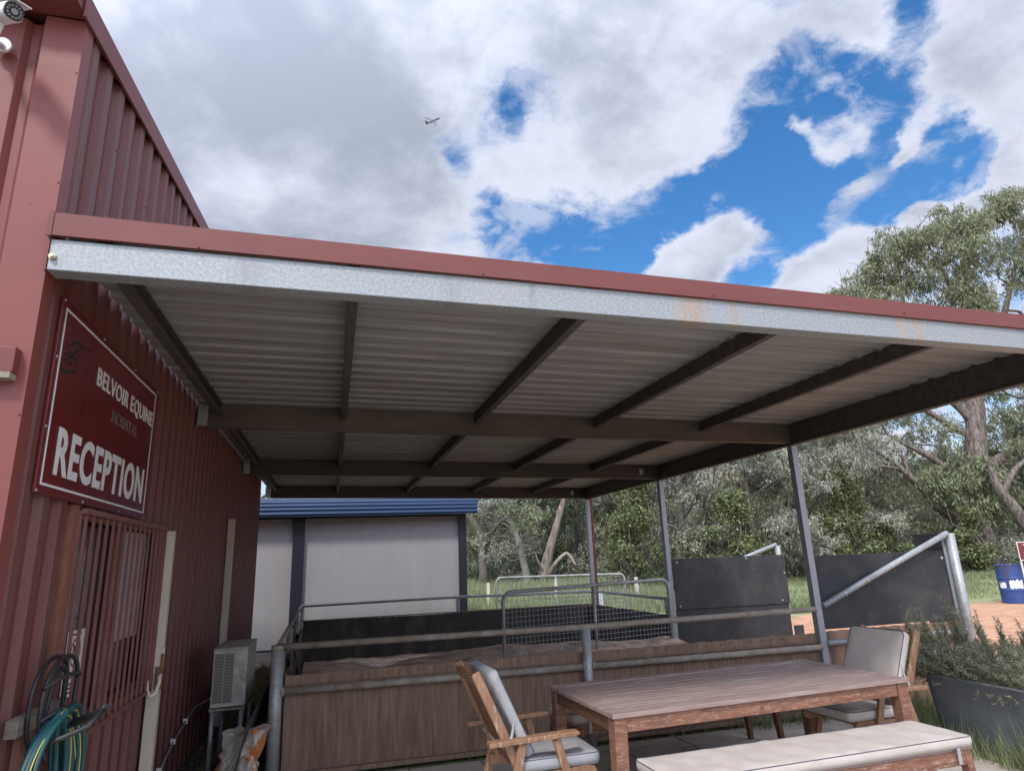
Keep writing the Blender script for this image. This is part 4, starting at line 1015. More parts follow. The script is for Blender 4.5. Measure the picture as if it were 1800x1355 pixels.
mb=MB(); slab(mb,.145,.205,1.48,1.50,.0105,.013); mb.build('lettering',WHITE,ps)

# ---------------- clutter between the wall and the pen ----------------
def crumple():
    rr=random.Random(21); import mathutils
    g=empty('feed_bag',(.56,5.5,0),'crumpled orange and white feed bag dumped beside the air conditioner stand','bag')
    n,m_=44,26; vs=[];fs=[]
    nz=mathutils.noise.noise
    for j in range(m_+1):
        t=j/m_; z=.50*t; r=.20*(1-.62*t)
        for i in range(n):
            a=2*math.pi*i/n
            fold=.055*abs(math.sin(a*4+t*5+2*nz(Vector((math.cos(a),math.sin(a),t*3)))))+.05*nz(Vector((math.cos(a)*3,math.sin(a)*3,t*6)))
            if t>.75: fold+=.10*(t-.75)*4*math.sin(a*2+1)
            rr_=r+fold
            vs.append((.54+.10*t+rr_*math.cos(a)*.75,5.55-.1*t+rr_*math.sin(a),z+.04*nz(Vector((math.cos(a)*2,math.sin(a)*2,t*4+5)))*(1 if t>.1 else 0)-.01))
    for j in range(m_):
        for i in range(n): fs.append((j*n+i,j*n+(i+1)%n,(j+1)*n+(i+1)%n,(j+1)*n+i))
    fs.append(tuple(m_*n+i for i in range(n)))
    mb=MB().add(vs,fs,False)
    mb.build('plastic_sack',mat('sack_plastic',(.50,.47,.42),(.36,.32,.28),9,rough=.45,c3=(.50,.17,.06),amt3=.50,scale3=3.2,soft3=.02),g)
crumple()
ms=empty('leaning_mat',(.66,6.0,0),'dark rubber sheet leaning on edge beside the pen corner','mat')
mb=MB(); mb.bar((.60,4.95,.26),(.60,8.2,.31),.014,.62,(.22,0,.97)); mb.build('sheet',RUBDARK,ms,.003)
mb=MB(); mb.bar((.52,5.1,.02),(.57,7.9,.06),.09,.03,(0,0,1)); mb.build('strip',WOODD,ms)
hp=empty('straw_heap',(.4,10,0),'low heap of straw behind the air conditioner','straw heap')
rr=random.Random(4); mb=MB()
n=40; rings=[]; vs=[(.36,9.9,.34)]
for j in range(1,8):
    for k in range(24):
        a=2*math.pi*k/24; r=j/7; vs.append((.36+.36*r*math.cos(a),9.9+.8*r*math.sin(a),.34*(1-r*r)+rr.uniform(-.02,.03)-.02))
fs=[(0,1+k,1+(k+1)%24) for k in range(24)]+[(1+j*24+k,1+(j+1)*24+k,1+(j+1)*24+(k+1)%24,1+j*24+(k+1)%24) for j in range(6) for k in range(24)]
mb.add(vs,fs); mb.build('mound',STRAW,hp)
mb=MB()
for k in range(260):
    a=rr.uniform(0,6.28); r=math.sqrt(rr.random()); x=.36+.36*r*math.cos(a); y=9.9+.8*r*math.sin(a); z=.34*(1-r*r)+.01
    d=Vector((rr.uniform(-1,1),rr.uniform(-1,1),rr.uniform(0,.6))).normalized()*.09
    mb.add([(x,y,z),(x+.006,y,z+.004),tuple(Vector((x,y,z))+d)],[(0,1,2)])
tag(mb.build('loose_straw',STRAW,hp),kind='stuff')
# loose stones on the gravel yard
mb=MB(); rr=random.Random(33)
for k in range(2600):
    x=rr.uniform(6.4,22); y=rr.uniform(2.0,15.2-.12*x); s=rr.uniform(.008,.03); z=gz(x,y)+.004
    if 6.0<x<7.2 and y<5.0: continue
    v=[(x+s*math.cos(a+rr.uniform(-.3,.3))*rr.uniform(.6,1.1),y+s*math.sin(a)*rr.uniform(.6,1.1),z) for a in (0,1.57,3.14,4.7)]
    mb.add(v+[(x+rr.uniform(-.3,.3)*s,y+rr.uniform(-.3,.3)*s,z+s*rr.uniform(.4,.9))],[(0,1,4),(1,2,4),(2,3,4),(3,0,4)])
tag(mb.build('gravel_stones',mat('stones',(.30,.19,.13),(.55,.42,.33),2,rough=.9,island=.4)),'loose stones scattered over the orange gravel yard','gravel',kind='stuff')
# dead leaves and debris
mb=MB(); rr=random.Random(17)
for k in range(900):
    x=rr.uniform(.06,.74); y=rr.uniform(4.6,9.5); z=gz(x,y)+.012+rr.uniform(0,.02); a=rr.uniform(0,6.28); s=rr.uniform(.015,.05); b=Vector((math.cos(a),math.sin(a),rr.uniform(-.3,.5)))*s; c_=Vector((-math.sin(a),math.cos(a),rr.uniform(-.3,.5)))*s*.35
    p=Vector((x,y,z)); mb.add([p-b,p-c_,p+b,p+c_],[(0,1,2,3)])
tag(mb.build('leaf_litter',mat('litter',(.10,.07,.045),(.25,.19,.13),3,rough=.9,island=.5)),'brown leaf litter between the red wall and the pen','litter',kind='stuff')
# ---------------- aeroplane ----------------
def plane():
    ctr=Vector((46.2,299,234.2)); g=empty('airliner',tuple(ctr),'tiny backlit twin engined airliner flying under the clouds','aeroplane')
    view=(ctr-Vector((1.2,0,1.6))).normalized()
    rt=Vector((.9627,-.2707,0)); up=rt.cross(view).normalized()
    # nose towards upper right, seen from below
    fw=(rt*.80+up*.30+view*.52).normalized(); lf=(rt*-.62+up*.48+view*.677); lf=(lf-fw*lf.dot(fw)).normalized(); u=fw.cross(lf)
    if u.z<0: u=-u
    M=Matrix(((fw.x,lf.x,u.x,ctr.x),(fw.y,lf.y,u.y,ctr.y),(fw.z,lf.z,u.z,ctr.z),(0,0,0,1)))
    pm=mat('airliner_backlit',(.10,.10,.11),rough=.5); S=.35  # dark of a backlit hull, lifted for haze, both put into the colour
    def b(mb,n): mb.v=[M@(Vector(v)*S) for v in mb.v]; return mb.build(n,pm,g)
    b(MB().tube([(-14,0,.8),(-10,0,.3),(-4,0,0),(9,0,0),(12,0,-.2),(13.6,0,-.5)],[.25,1.1,1.55,1.55,1.15,.3],14),'fuselage')
    for s in (-1,1):
        mb=MB(); vs=[(3.5,s*1.2,-.6),(-2.2,s*1.2,-.6),(-5.0,s*14,.5),(-3.4,s*14,.5)]; mb.add(vs+[(x,y,z+.9) for x,y,z in vs],[(0,1,2,3),(7,6,5,4),(0,4,5,1),(1,5,6,2),(2,6,7,3),(3,7,4,0)]); b(mb,'wing')
        b(MB().tube([(3.2,s*4.6,-1.4),(-.6,s*4.6,-1.4)],[.85,.6],12),'engine')
        mb=MB(); vs=[(-9.8,s*.6,.7),(-12.6,s*.6,.7),(-14.2,s*5.2,1.0),(-13,s*5.2,1.0)]; mb.add(vs+[(x,y,z+.2) for x,y,z in vs],[(0,1,2,3),(7,6,5,4),(0,4,5,1),(1,5,6,2),(2,6,7,3),(3,7,4,0)]); b(mb,'tailplane')
    mb=MB(); vs=[(-8.6,-.12,1),(-13,-.12,1),(-14.4,-.12,6.2),(-12.6,-.12,6.2)]; mb.add(vs+[(x,.12,z) for x,y,z in vs],[(0,1,2,3),(7,6,5,4),(0,4,5,1),(1,5,6,2),(2,6,7,3),(3,7,4,0)]); b(mb,'fin')
plane()
# ---------------- trees and plants ----------------
ng=np.random.default_rng(11)
def quad_mesh(name,Q,m,parent=None):
    """Q: (n,4,3) array of leaf quads"""
    Q=np.asarray(Q,dtype=np.float32); n=len(Q)
    if parent is not None: Q=Q-np.array(parent.get('_loc',(0,0,0)),dtype=np.float32)
    me=bpy.data.meshes.new(name); me.vertices.add(4*n); me.vertices.foreach_set('co',Q.reshape(-1))
    me.loops.add(4*n); me.loops.foreach_set('vertex_index',np.arange(4*n,dtype=np.int32))
    me.polygons.add(n); me.polygons.foreach_set('loop_start',np.arange(0,4*n,4,dtype=np.int32)); me.polygons.foreach_set('loop_total',np.full(n,4,dtype=np.int32))
    me.update(); me.materials.append(m); o=bpy.data.objects.new(name,me); C.objects.link(o)
    if parent is not None: o.parent=parent; o['_loc']=parent.get('_loc',(0,0,0))
    return o
def leafquads(P,length,width,down=.6,out=None,lv=.35):
    """one leaf per point: long axis random, biased downwards"""
    n=len(P); d=ng.normal(size=(n,3)); d/=np.linalg.norm(d,axis=1)[:,None]
    d=d*(1-down*.6)+np.array([0,0,-1.])*down
    if out is not None: d=d+out*.5
    d/=np.linalg.norm(d,axis=1)[:,None]
    a=ng.normal(size=(n,3)); s=np.cross(d,a); s/=np.linalg.norm(s,axis=1)[:,None]
    L=length*(1+lv*ng.uniform(-1,1,size=(n,1))); W=width*(1+lv*ng.uniform(-1,1,size=(n,1)))
    return np.stack([P,P+d*L*.45+s*W*.5,P+d*L,P+d*L*.45-s*W*.5],axis=1)
def ball(c,r,n,flat=.8,shell=.35):
    d=ng.normal(size=(n,3)); d/=np.linalg.norm(d,axis=1)[:,None]; rad=(ng.random((n,1))**shell)*r
    return np.array(c)+d*rad*np.array([1,1,flat])
def clump(c,r,n,sub=7,length=.17,width=.042,down=.7):
    """a foliage mass: sub clusters, each of hanging sprays"""
    subs=ball(c,r,sub,.8,.5); out=[]
    for s in subs:
        sp=ball(s,r*.42,max(3,int(n/sub/9)),.8,.5)           # sprays
        for q in sp:
            k=9; t=ng.random((k,1)); dd=np.array([*(ng.normal(size=2)*.5),-.8]); dd/=np.linalg.norm(dd)
            P=q+dd*t*.42*min(1,r+.3)+ng.normal(size=(k,3))*.05
            out.append(leafquads(P,length,width,down))
    return np.concatenate(out)
def limb(a,b,r0,r1,sag=0,k=6,wob=.08,rr=rnd):
    a=Vector(a); b=Vector(b); L=(b-a).length; out=[]; rs=[]
    w=[Vector((rr.gauss(0,1),rr.gauss(0,1),rr.gauss(0,.7)))*L*wob*.5 for _ in range(k+1)]
    for i in range(k+1):
        t=i/k; p=a.lerp(b,t)+Vector((0,0,sag*math.sin(math.pi*t)*L))
        if 0<i<k: p+=w[i]
        out.append(p); rs.append(r0+(r1-r0)*t)
    return out,rs
def make_tree(name,label,cat,group,kind,H,seed,leafm,barkm,low=.15,spread=.28,nleaf=330,bare=.0):
    rr=random.Random(seed)
    g=empty(name,(0,0,0),label,cat,group); mb=MB(); crown=[]
    lean=Vector((rr.uniform(-.08,.08),rr.uniform(-.08,.08),0))*H
    tp,tr=limb((0,0,-.2),Vector((0,0,H*.86))+lean,H*.020,H*.006,k=9,wob=.03,rr=rr); mb.tube(tp,[r*(1.5 if i==0 else 1) for i,r in enumerate(tr)],9)
    nl=13
    for i in range(nl):
        t=low+(.97-low)*(i+.5)/nl; q=t*(len(tp)-1); k0=int(q); p=tp[k0].lerp(tp[min(k0+1,len(tp)-1)],q-k0)
        az=i*2.4+rr.uniform(-.5,.5); up=.25+.75*t; L=H*spread*(1.15-.65*abs(t-.45))*rr.uniform(.75,1.15)
        e=p+Vector((math.cos(az),math.sin(az),up*rr.uniform(.4,1.0)))*L
        lp,lr=limb(p,e,H*.0085*(1.2-t),H*.003,sag=.06,k=5,rr=rr); mb.tube(lp,lr,6,False)
        tips=[(e,1.0),(lp[3],.75)]
        for s in range(4):
            b=lp[2+s%3]; e2=b+Vector((math.cos(az+rr.uniform(-1.2,1.2)),math.sin(az+rr.uniform(-1.2,1.2)),rr.uniform(-.1,.9)))*L*.5
            l2,r2=limb(b,e2,H*.0035,H*.0012,k=4,rr=rr); mb.tube(l2,r2,5,False); tips.append((e2,.8))
            for _ in range(2):
                e3=e2+Vector((rr.uniform(-1,1),rr.uniform(-1,1),rr.uniform(-.3,.8)))*L*.25; l3,r3=limb(l2[2],e3,H*.0015,H*.0006,k=3,rr=rr); mb.tube(l3,r3,4,False)
        for e_,w in tips:
            if rr.random()<bare: continue
            r=H*.085*w*rr.uniform(.8,1.25); crown.append(clump(tuple(e_),r,int(nleaf*w*rr.uniform(.7,1.2)),6,H*.017,H*.0042))
    for k in range(4): crown.append(clump((lean.x+rr.uniform(-.5,.5),lean.y+rr.uniform(-.5,.5),H*(.86+.035*k)),H*.08,nleaf))
    mb.build('trunk',barkm,g)
    quad_mesh('crown',np.concatenate(crown),leafm,g)
    return g
HERO=[(25.8,24.2,12.9,1.17,0.9),(27.1,23.9,13.5,1.17,0.9),(28.3,23.6,16.6,1.17,1),(27.9,24.7,15.2,1.21,1),(31.1,23.8,16.0,1.39,1),(32.6,22.3,17.2,1.17,1),(36.8,23.2,17.1,1.64,1),(32.2,23.5,13.1,1.39,0.9),(24.9,24.5,13.7,0.61,0.8),(28.2,23.6,12.5,1.26,0.8),(32.2,23.5,18.6,0.92,1),(35.4,22.6,19.5,0.92,1),(25.8,24.2,13.9,1.06,1),(27.6,24.8,14.1,0.92,0.8),(29.3,24.3,16.3,1.3,1),(29.6,23.2,17.0,1.4,1),(32.2,23.5,17.6,1.44,1),(30.9,21.8,15.5,1.35,1),(34.4,22.9,18.5,1.39,1),(34.8,21.7,18.3,1.26,1),(37.5,22.0,17.5,1.73,1),(29.7,24.2,14.6,1.73,1),(30.7,22.9,14.1,1.68,1),(34.1,23.0,15.1,1.88,1),(35.1,21.6,14.2,1.68,1),(28.2,24.6,12.9,1.44,1),(29.7,23.1,12.0,1.68,0.8),(33.4,23.2,11.9,1.73,0.8),(36.1,22.4,11.8,2.02,0.9),(37.3,21.0,15.1,1.68,1),(39.1,22.6,11.4,2.39,0.8),(24.3,24.7,7.4,0.84,0.6),(26.8,25.0,7.8,1.3,0.5),(29.5,25.3,8.0,1.34,0.4),(29.8,24.2,6.8,1.16,0.4),(33.2,23.2,7.8,1.3,0.5),(32.1,22.5,6.2,0.98,0.5),(28.6,25.5,9.1,1.04,0.4),(35.2,22.6,8.3,1.73,0.8),(26.7,21.9,4.2,0.99,1.1),(27.7,21.6,3.8,1.1,1.1),(28.6,21.4,4.2,1.04,1),(27.5,21.7,4.9,0.83,0.9),(26.2,22.1,4.4,0.65,0.9),(27.7,21.6,2.9,0.73,0.8),(29.2,21.7,3.3,0.8,0.8)]
TREES=[(8.0,30.3,9.5,"a"),(10.7,34.7,9,"d"),(12.7,35.2,8.5,"d"),(13.7,32.9,9,"d"),(11.0,38.8,9,"d"),(16.1,35.3,10,"a"),(16.5,31.0,10,"b"),(15.7,26.0,9,"b"),(18.4,27.4,9.5,"c"),(19.1,25.1,9,"b"),(21.9,26.4,9.5,"c"),(21.8,24.3,9,"b"),(27.7,27.9,9,"c"),(21.4,33.8,11,"a"),(28.0,33.0,11,"a"),(32.1,29.7,6.3,"a"),(38.3,33.2,6.5,"c"),(40.2,30.6,7,"a"),(38.0,27.0,8,"c"),(36.8,24.3,12,"a"),(40.7,24.2,12,"b"),(43.5,22.4,12,"c"),(5.0,40.5,11,"a"),(-1.0,44.3,11,"c"),(-6.6,43.7,12,"a"),(11.0,49.2,12,"c"),(15.5,47.9,12,"a"),(20.8,48.5,12,"c"),(25.0,45.3,12,"a"),(30.7,43.6,13,"c"),(35.3,44.4,12,"a"),(40.4,43.0,12,"c"),(41.7,40.5,9,"a"),(48.1,42.9,8,"d"),(52.5,42.7,8,"a"),(52.7,39.5,8,"d"),(53.5,37.2,9,"a")]
VINES=[(13.0,24.7,4.8,1.5),(16.3,22.8,3.5,1.2),(15.7,24.0,2.0,0.9),(21.6,22.3,4.6,1.25),(23.8,22.7,2.2,0.9),(26.2,21.0,2.9,1.0)]
LBL={'a':('tall grey green gum tree with pale hanging leaves in the tree belt','gum trees of the tree belt'),
'b':('bushy silvery wattle tree leafed to the ground in the tree belt','silvery wattles of the tree belt'),
'c':('olive gum tree with brownish leaf tips in the tree belt','olive gums of the tree belt'),
'd':('dark green she oak standing among the paler gums','dark she oaks of the tree belt')}
protos={}
protos['a']=make_tree('gum_tree',LBL['a'][0],'tree',LBL['a'][1],'a',10,31,LEAFG,BARK,.16,.27,330)
protos['b']=make_tree('wattle_tree',LBL['b'][0],'tree',LBL['b'][1],'b',10,32,LEAFP,BARK,.06,.27,420)
protos['c']=make_tree('gum_tree',LBL['c'][0],'tree',LBL['c'][1],'c',10,33,mat('olive_leaf',(.16,.16,.10),(.28,.265,.185),.6,rough=.5,island=.45,trans=.25,c3=(.24,.17,.11),amt3=.36,scale3=.6),BARK,.10,.28,360)
protos['d']=make_tree('she_oak_tree',LBL['d'][0],'tree',LBL['d'][1],'d',10,34,LEAFD,BARK,.04,.24,430)
used=set(); rr=random.Random(2)
OWN={0:'grey green gum tree directly behind the half bare tree',5:'gum tree rising behind the tallest creeper smothered shrub',6:'tall silvery wattle standing left of the second awning post',
7:'silvery wattle seen just right of the second awning post',8:'olive gum seen above the left end of the far black wing wall',9:'silvery wattle seen above the right half of the far black wing wall',
10:'olive gum seen just left of the nearest awning post',11:'silvery wattle seen just right of the nearest awning post',12:'olive gum seen above the low end of the near wing brace'}
ti=-1
for (x,y,h,k) in TREES:
    if k in used: o=copy_tree(protos[k])
    else: o=protos[k]; used.add(k)
    ti+=1
    o['label']=OWN.get(ti,LBL[k][0])
    o.location=(x,y,gz(x,y)-.05); s=h/10*(.85 if y>40 else 1); o.scale=(s*rr.uniform(.95,1.15),s*rr.uniform(.95,1.15),s); o.rotation_euler=(0,0,rr.uniform(0,6.28))
# the big gum
hg=empty('gum_tree',(30.36,24,.33),'biggest gum tree with a thick brown trunk and wide limbs beyond the gravel','tree')
HG=random.Random(77)
mb=MB()
def hl(pts,rs,n=12,cap=False):
    sp=smooth(pts,5); m_=len(sp); R_=[np.interp(i/(m_-1),np.linspace(0,1,len(rs)),rs) for i in range(m_)]
    # knobbly bark
    R_=[float(r)*(1+.07*math.sin(i*1.7)+.04*HG.uniform(-1,1)) for i,r in enumerate(R_)]
    mb.tube(sp,R_,n,cap); return sp
tk=hl([(30.36,24.0,.2),(30.37,24.0,1.9),(30.56,23.94,3.47),(31.03,23.81,5.63),(31.47,23.69,7.86),(31.79,23.6,9.6),(32.11,23.51,12.62),(32.6,23.38,15.6),(33.9,22.9,17.6)],[.66,.54,.50,.46,.42,.34,.26,.16,.06],16)
L1=hl([(30.5,23.9,1.6),(29.4,23.6,2.35),(28.56,23.47,2.68),(27.92,23.65,3.22),(27.5,23.77,3.88),(26.93,23.93,4.61),(26.2,24.1,5.4),(25.4,24.3,6.0)],[.36,.30,.26,.24,.20,.16,.10,.05])
L2=hl([(26.93,23.93,4.61),(26.8,24.0,5.5),(26.3,24.1,6.6)],[.10,.07,.03],8)
L2b=hl([(26.6,24.0,5.0),(25.6,24.3,5.2),(24.6,24.6,5.6),(23.8,24.8,5.7)],[.09,.06,.04,.02],8)
L3=hl([(31.0,23.85,4.7),(30.2,24.05,4.9),(29.46,24.25,5.19),(28.54,24.51,5.86),(27.83,24.71,6.31),(27.0,24.95,6.9)],[.26,.20,.17,.13,.09,.04])
L4=hl([(31.0,23.8,4.7),(32.16,23.5,5.44),(33.33,23.16,5.95),(34.6,22.9,6.5),(36,22.6,7.8)],[.28,.24,.20,.15,.06])
L5=hl([(31.3,23.7,7.2),(30.4,24.0,8.6),(29.4,24.2,10.5),(29.0,24.3,12.5),(29.2,24.2,15.5)],[.24,.20,.15,.10,.04])
L6=hl([(31.8,23.6,9.4),(33.0,23.2,11.0),(34.2,22.8,13.5),(35.2,22.2,16.5)],[.24,.19,.13,.05])
L7=hl([(31.2,23.75,6.4),(30.2,24.2,7.2),(28.8,24.6,8.6),(27.6,24.7,11.0),(27.2,24.7,13.0)],[.18,.15,.11,.07,.03])
L8=hl([(31.6,23.6,8.6),(30.9,23.4,11.0),(30.6,22.8,14.0),(30.2,23.2,16.5)],[.16,.12,.09,.03])
anchors=[p for l in (tk[20:],L1[15:],L3[10:],L4[8:],L5[8:],L6[5:],L7[8:],L8[6:]) for p in l[::2]]
crown=[]
for (x,y,z,r,w) in HERO:
    c=Vector((x,y,z)); a=min(anchors,key=lambda p:(p-c).length*(1.3 if p.z>z else 1))
    lp,lr=limb(a,c,.075,.02,sag=.03,k=5,rr=HG); mb.tube(lp,lr,6,False)
    for s in range(7):
        e=c+Vector((HG.uniform(-1,1),HG.uniform(-1,1),HG.uniform(-.6,1)))*r; l2,r2=limb(lp[3+s%3],e,.022,.006,k=4,wob=.12,rr=HG); mb.tube(l2,r2,4,False)
    crown.append(clump((x,y,z),r*1.02,int(1800*w*r),11,.20,.05,.75))
mb.build('trunk',mat('thick_bark',(.10,.078,.066),(.30,.25,.215),3.5,(3,3,.7),.95,1.0,c3=(.045,.035,.03),amt3=.46,scale3=4,bscale=9),hg)
quad_mesh('crown',np.concatenate(crown),LEAFG,hg)
# leaning dark trunk at the right edge
lt_=empty('leaning_gum_tree',(28.67,20.3,.3),'dark trunked gum leaning over at the right edge behind the parking sign','tree')
mb=MB(); hl([(29.1,20.1,.0),(28.75,20.3,1.6),(28.30,20.4,2.6),(27.80,20.55,3.6),(27.60,20.6,4.4),(27.5,20.7,5.2)],[.32,.27,.24,.20,.13,.04],12)
hl([(27.85,20.55,3.4),(28.6,20.4,4.4),(29.5,20.2,5.0),(30.8,19.9,6.0)],[.14,.11,.08,.03],8)
mb.build('trunk',bpy.data.materials['thick_bark'],lt_)
quad_mesh('crown',np.concatenate([clump(c,r,int(380*r),8,.19,.05) for c,r in (((31,19.9,6.2),1.1),((30.0,20.2,5.4),.7),((27.4,20.7,5.0),.5))]),LEAFG,lt_)
# pale broken trunk in the middle
dt_=empty('leaning_pale_tree',(10.9,30.5,.3),'leaning pale trunk with one broken bent limb, on the grass behind the pen','tree')
mb=MB(); hl([(10.8,30.53,.0),(11.06,30.47,1.11),(11.28,30.41,1.89),(11.59,30.32,2.82),(11.95,30.23,3.9),(12.4,30.2,5.2),(12.6,30.2,6.6)],[.34,.27,.22,.18,.15,.10,.05],12)
hl([(11.1,30.2,.7),(11.25,29.6,1.3),(11.7,29.4,1.75),(11.9,29.3,1.70),(12.15,29.2,1.25)],[.12,.09,.085,.08,.06],8,True)
hl([(10.95,30.3,1.0),(10.6,30.1,1.5),(10.5,30.1,1.9)],[.08,.05,.02],6)
mb.build('trunk',BARKP,dt_)
quad_mesh('crown',np.concatenate([clump(c,r,int(420*r),8,.18,.045) for c,r in (((12.2,30,5.2),.9),((12.9,30.2,6.4),1.2),((11.6,30.2,6.6),1.1),((13.6,30,5.6),.9),((12.5,30.3,7.8),1.3),((11.2,30.1,5.2),.7))]),LEAFP,dt_)
# half bare tree beside the stable
bt=empty('half_bare_tree',(9.6,29.2,.3),'half bare tree with spindly grey branches, just right of the stable block','tree')
mb=MB(); hl([(9.9,29.2,.1),(9.5,29.3,2.2),(9.05,29.5,3.8),(8.65,29.6,4.8),(8.3,29.7,6.2)],[.20,.15,.12,.09,.04],10)
hb=random.Random(40)
for i in range(34):
    t=hb.uniform(.25,.95); p=Vector((9.9,29.2,.1)).lerp(Vector((8.3,29.7,6.2)),t); az=hb.uniform(0,6.28); L=hb.uniform(1.0,2.3)
    e=p+Vector((math.cos(az),math.sin(az)*.7,hb.uniform(-.1,.9)))*L; lp,lr=limb(p,e,.035,.01,k=6,wob=.14,rr=hb); mb.tube(lp,lr,5,False)
    for _ in range(5):
        q=lp[hb.randint(2,6)]; e2=q+Vector((hb.uniform(-1,1),hb.uniform(-1,1),hb.uniform(-.3,.9)))*.7; l2,r2=limb(q,e2,.010,.004,k=4,wob=.2,rr=hb); mb.tube(l2,r2,4,False)
mb.build('trunk',TWIG,bt)
quad_mesh('crown',np.concatenate([clump((8.6+hb.uniform(-1.6,1.6),29.6+hb.uniform(-1,1),hb.uniform(2.2,6.6)),.6,150,6,.16,.04) for _ in range(16)]),LEAFP,bt)
# pale slender trunks far right
for i,(x,D,h,l) in enumerate(((50.2,37.3,9,'tall'),(51.8,38.2,7,'short'))):
    t=empty('pale_gum_tree',(x,D,gz(x,D)),('taller' if i==0 else 'shorter')+' of two slim white barked gums far behind the blue drum','tree')
    mb=MB(); hl([(x,D,.4),(x-.6,D+.2,2.5),(x-1.5,D+.5,h*.6),(x-1.6,D+.5,h)],[.22,.17,.12,.05],9); hl([(x-.5,D+.2,2.3),(x+.2,D,4.2),(x+.3,D,h*.8)],[.10,.08,.03],7)
    mb.build('trunk',mat('white_bark_%d'%i,(.45,.42,.39),(.62,.60,.57),5,(1,1,.3),.8),t)
    quad_mesh('crown',np.concatenate([clump((x-1.2+hb.uniform(-1.5,1.5),D+hb.uniform(-1,1),h*hb.uniform(.7,1.05)),.9,240,6,.2,.05) for _ in range(7)]),LEAFG,t)
# creeper smothered shrubs with big leaves
VL=['tallest creeper smothered shrub with yellowing leaves, behind the mesh gates','rounded creeper covered shrub above the far black wing wall','low creeper covered shrub left of the rounded one','green creeper mass right of the nearest awning post','low creeper shrub at the left of the near wing brace','yellowing creeper growing round the foot of the biggest gum tree']
for i,(x,y,h,w) in enumerate(VINES):
    v=empty('creeper_shrub',(x,y,gz(x,y)),VL[i],'shrub'); rv=random.Random(50+i); parts=[]; z0=gz(x,y)
    for k in range(int(24*h/4)):
        t=rv.random(); a=rv.uniform(0,6.28); rr_=w*(1.05-.6*t**1.5)*rv.uniform(.2,1.0)
        c=(x+rr_*math.cos(a),y+rr_*math.sin(a)*.7,z0+h*t*.9+.2); r=rv.uniform(.35,.8)*w/2*1.0+.12
        P=ball(c,r,int(620*r),.9,.55); parts.append(leafquads(P,.12,.085,.45))
    quad_mesh('foliage',np.concatenate(parts),LEAFV,v)
    mb=MB()
    for k in range(7):
        a=rv.uniform(0,6.28); lp,lr=limb((x+rv.uniform(-.3,.3),y,z0-.1),(x+w*.7*math.cos(a),y+w*.5*math.sin(a),z0+h*rv.uniform(.5,.95)),.05,.012,k=6,wob=.1,rr=rv); mb.tube(lp,lr,6,False)
    mb.build('stems',BARK,v)
# undergrowth along the tree belt
P=[]; P2=[]
for k in range(330):
    t=ng.random(); s=ng.uniform(-1.5,9); a=np.array([4+38*t,32.5-12.5*t])+np.array([.31,.95])*s+np.array([0,1.5])
    r=ng.uniform(.5,1.15); z=gz(*a)+r*.5
    q=leafquads(ball((a[0],a[1],z),r,int(900*r),.95,.35),.15,.06,.2); (P if ng.random()<.5 else P2).append(q)
o=quad_mesh('undergrowth',np.concatenate(P),LEAFD); tag(o,'dark green scrub filling the foot of the tree belt','undergrowth',kind='stuff')
o=quad_mesh('scrub',np.concatenate(P2),LEAFP); tag(o,'grey green scrub filling the foot of the tree belt','scrub',kind='stuff')
# far wood closing the horizon
P=[]
for k in range(420):
    a=R(ng.uniform(-45,95)); D=ng.uniform(62,80); x,y=D*math.sin(a),D*math.cos(a); h=ng.uniform(3,8)
    for j in range(4):
        P.append(leafquads(ball((x+ng.uniform(-2,2),y+ng.uniform(-2,2),1+h*(j+.4)/4),2.2,170,.9,.4),.55,.28,.2))
o=quad_mesh('far_wood',np.concatenate(P),LEAFG); tag(o,'hazy grey green wood far behind the tree belt','wood',kind='stuff')

# ---------------- wire fence with white stakes ----------------
wfn=empty('wire_fence',(8,21,.25),'old wire fence with short white stakes across the grass','fence')
stk=[(2.6,22.5),(6.16,21.5),(8.3,20.9),(10.9,20.3)]
for x,y in stk: z=gz(x,y); MB().box((x-.045,y-.045,z-.05),(x+.045,y+.045,z+.70)).build('stake',CREAM,wfn)
mb=MB()
for h in (.3,.5,.66): mb.tube([(x,y,gz(x,y)+h+(.0)) for x,y in stk],.004,5,False)
mb.build('wires',TWIG,wfn)

# ---------------- grass ----------------
def blades(P,h,w,lean=.35):
    n=len(P); a=ng.uniform(0,6.28,n); s=np.stack([np.cos(a),np.sin(a),np.zeros(n)],1)*w/2
    H=h*(.55+.9*ng.random((n,1))); l=ng.normal(size=(n,3))*lean; l[:,2]=1; l/=np.linalg.norm(l,axis=1)[:,None]
    return np.stack([P-s,P+s,P+l*H+s*.15,P+l*H-s*.15],1)
def scatter(n,x0,x1,y0,y1,cond=None):
    X=ng.uniform(x0,x1,n); Y=ng.uniform(y0,y1,n)
    if cond is not None: k=cond(X,Y); X,Y=X[k],Y[k]
    Z=.0165*np.maximum(0,np.hypot(X-3,Y-3)-6)-.02
    return np.stack([X,Y,Z],1)
patch=lambda X,Y: (np.sin(X*1.7+1)*np.sin(Y*1.3+.5)+np.sin(X*.6-Y*.9)*.8+ng.normal(size=len(X))*.5)>-.55
G=[blades(scatter(60000,2,13,14.5,24,patch),.26,.022,.4),
   blades(scatter(26000,4,15,24,33,patch),.38,.035,.4),
   blades(scatter(60000,12,30,15.2,24,lambda X,Y:(Y>15.2-(.12*X)+ng.normal(size=len(X))*.35)&patch(X,Y)),.14,.02,.5),
   blades(scatter(26000,13,34,13.6,24,lambda X,Y:(Y>15.0-.12*X+ng.normal(size=len(X))*.3)&patch(X,Y)),.12,.022,.5)]
o=quad_mesh('grass',np.concatenate(G),GRASSM); tag(o,'green grass on the verge behind the pen and beyond the gravel','grass',kind='stuff')
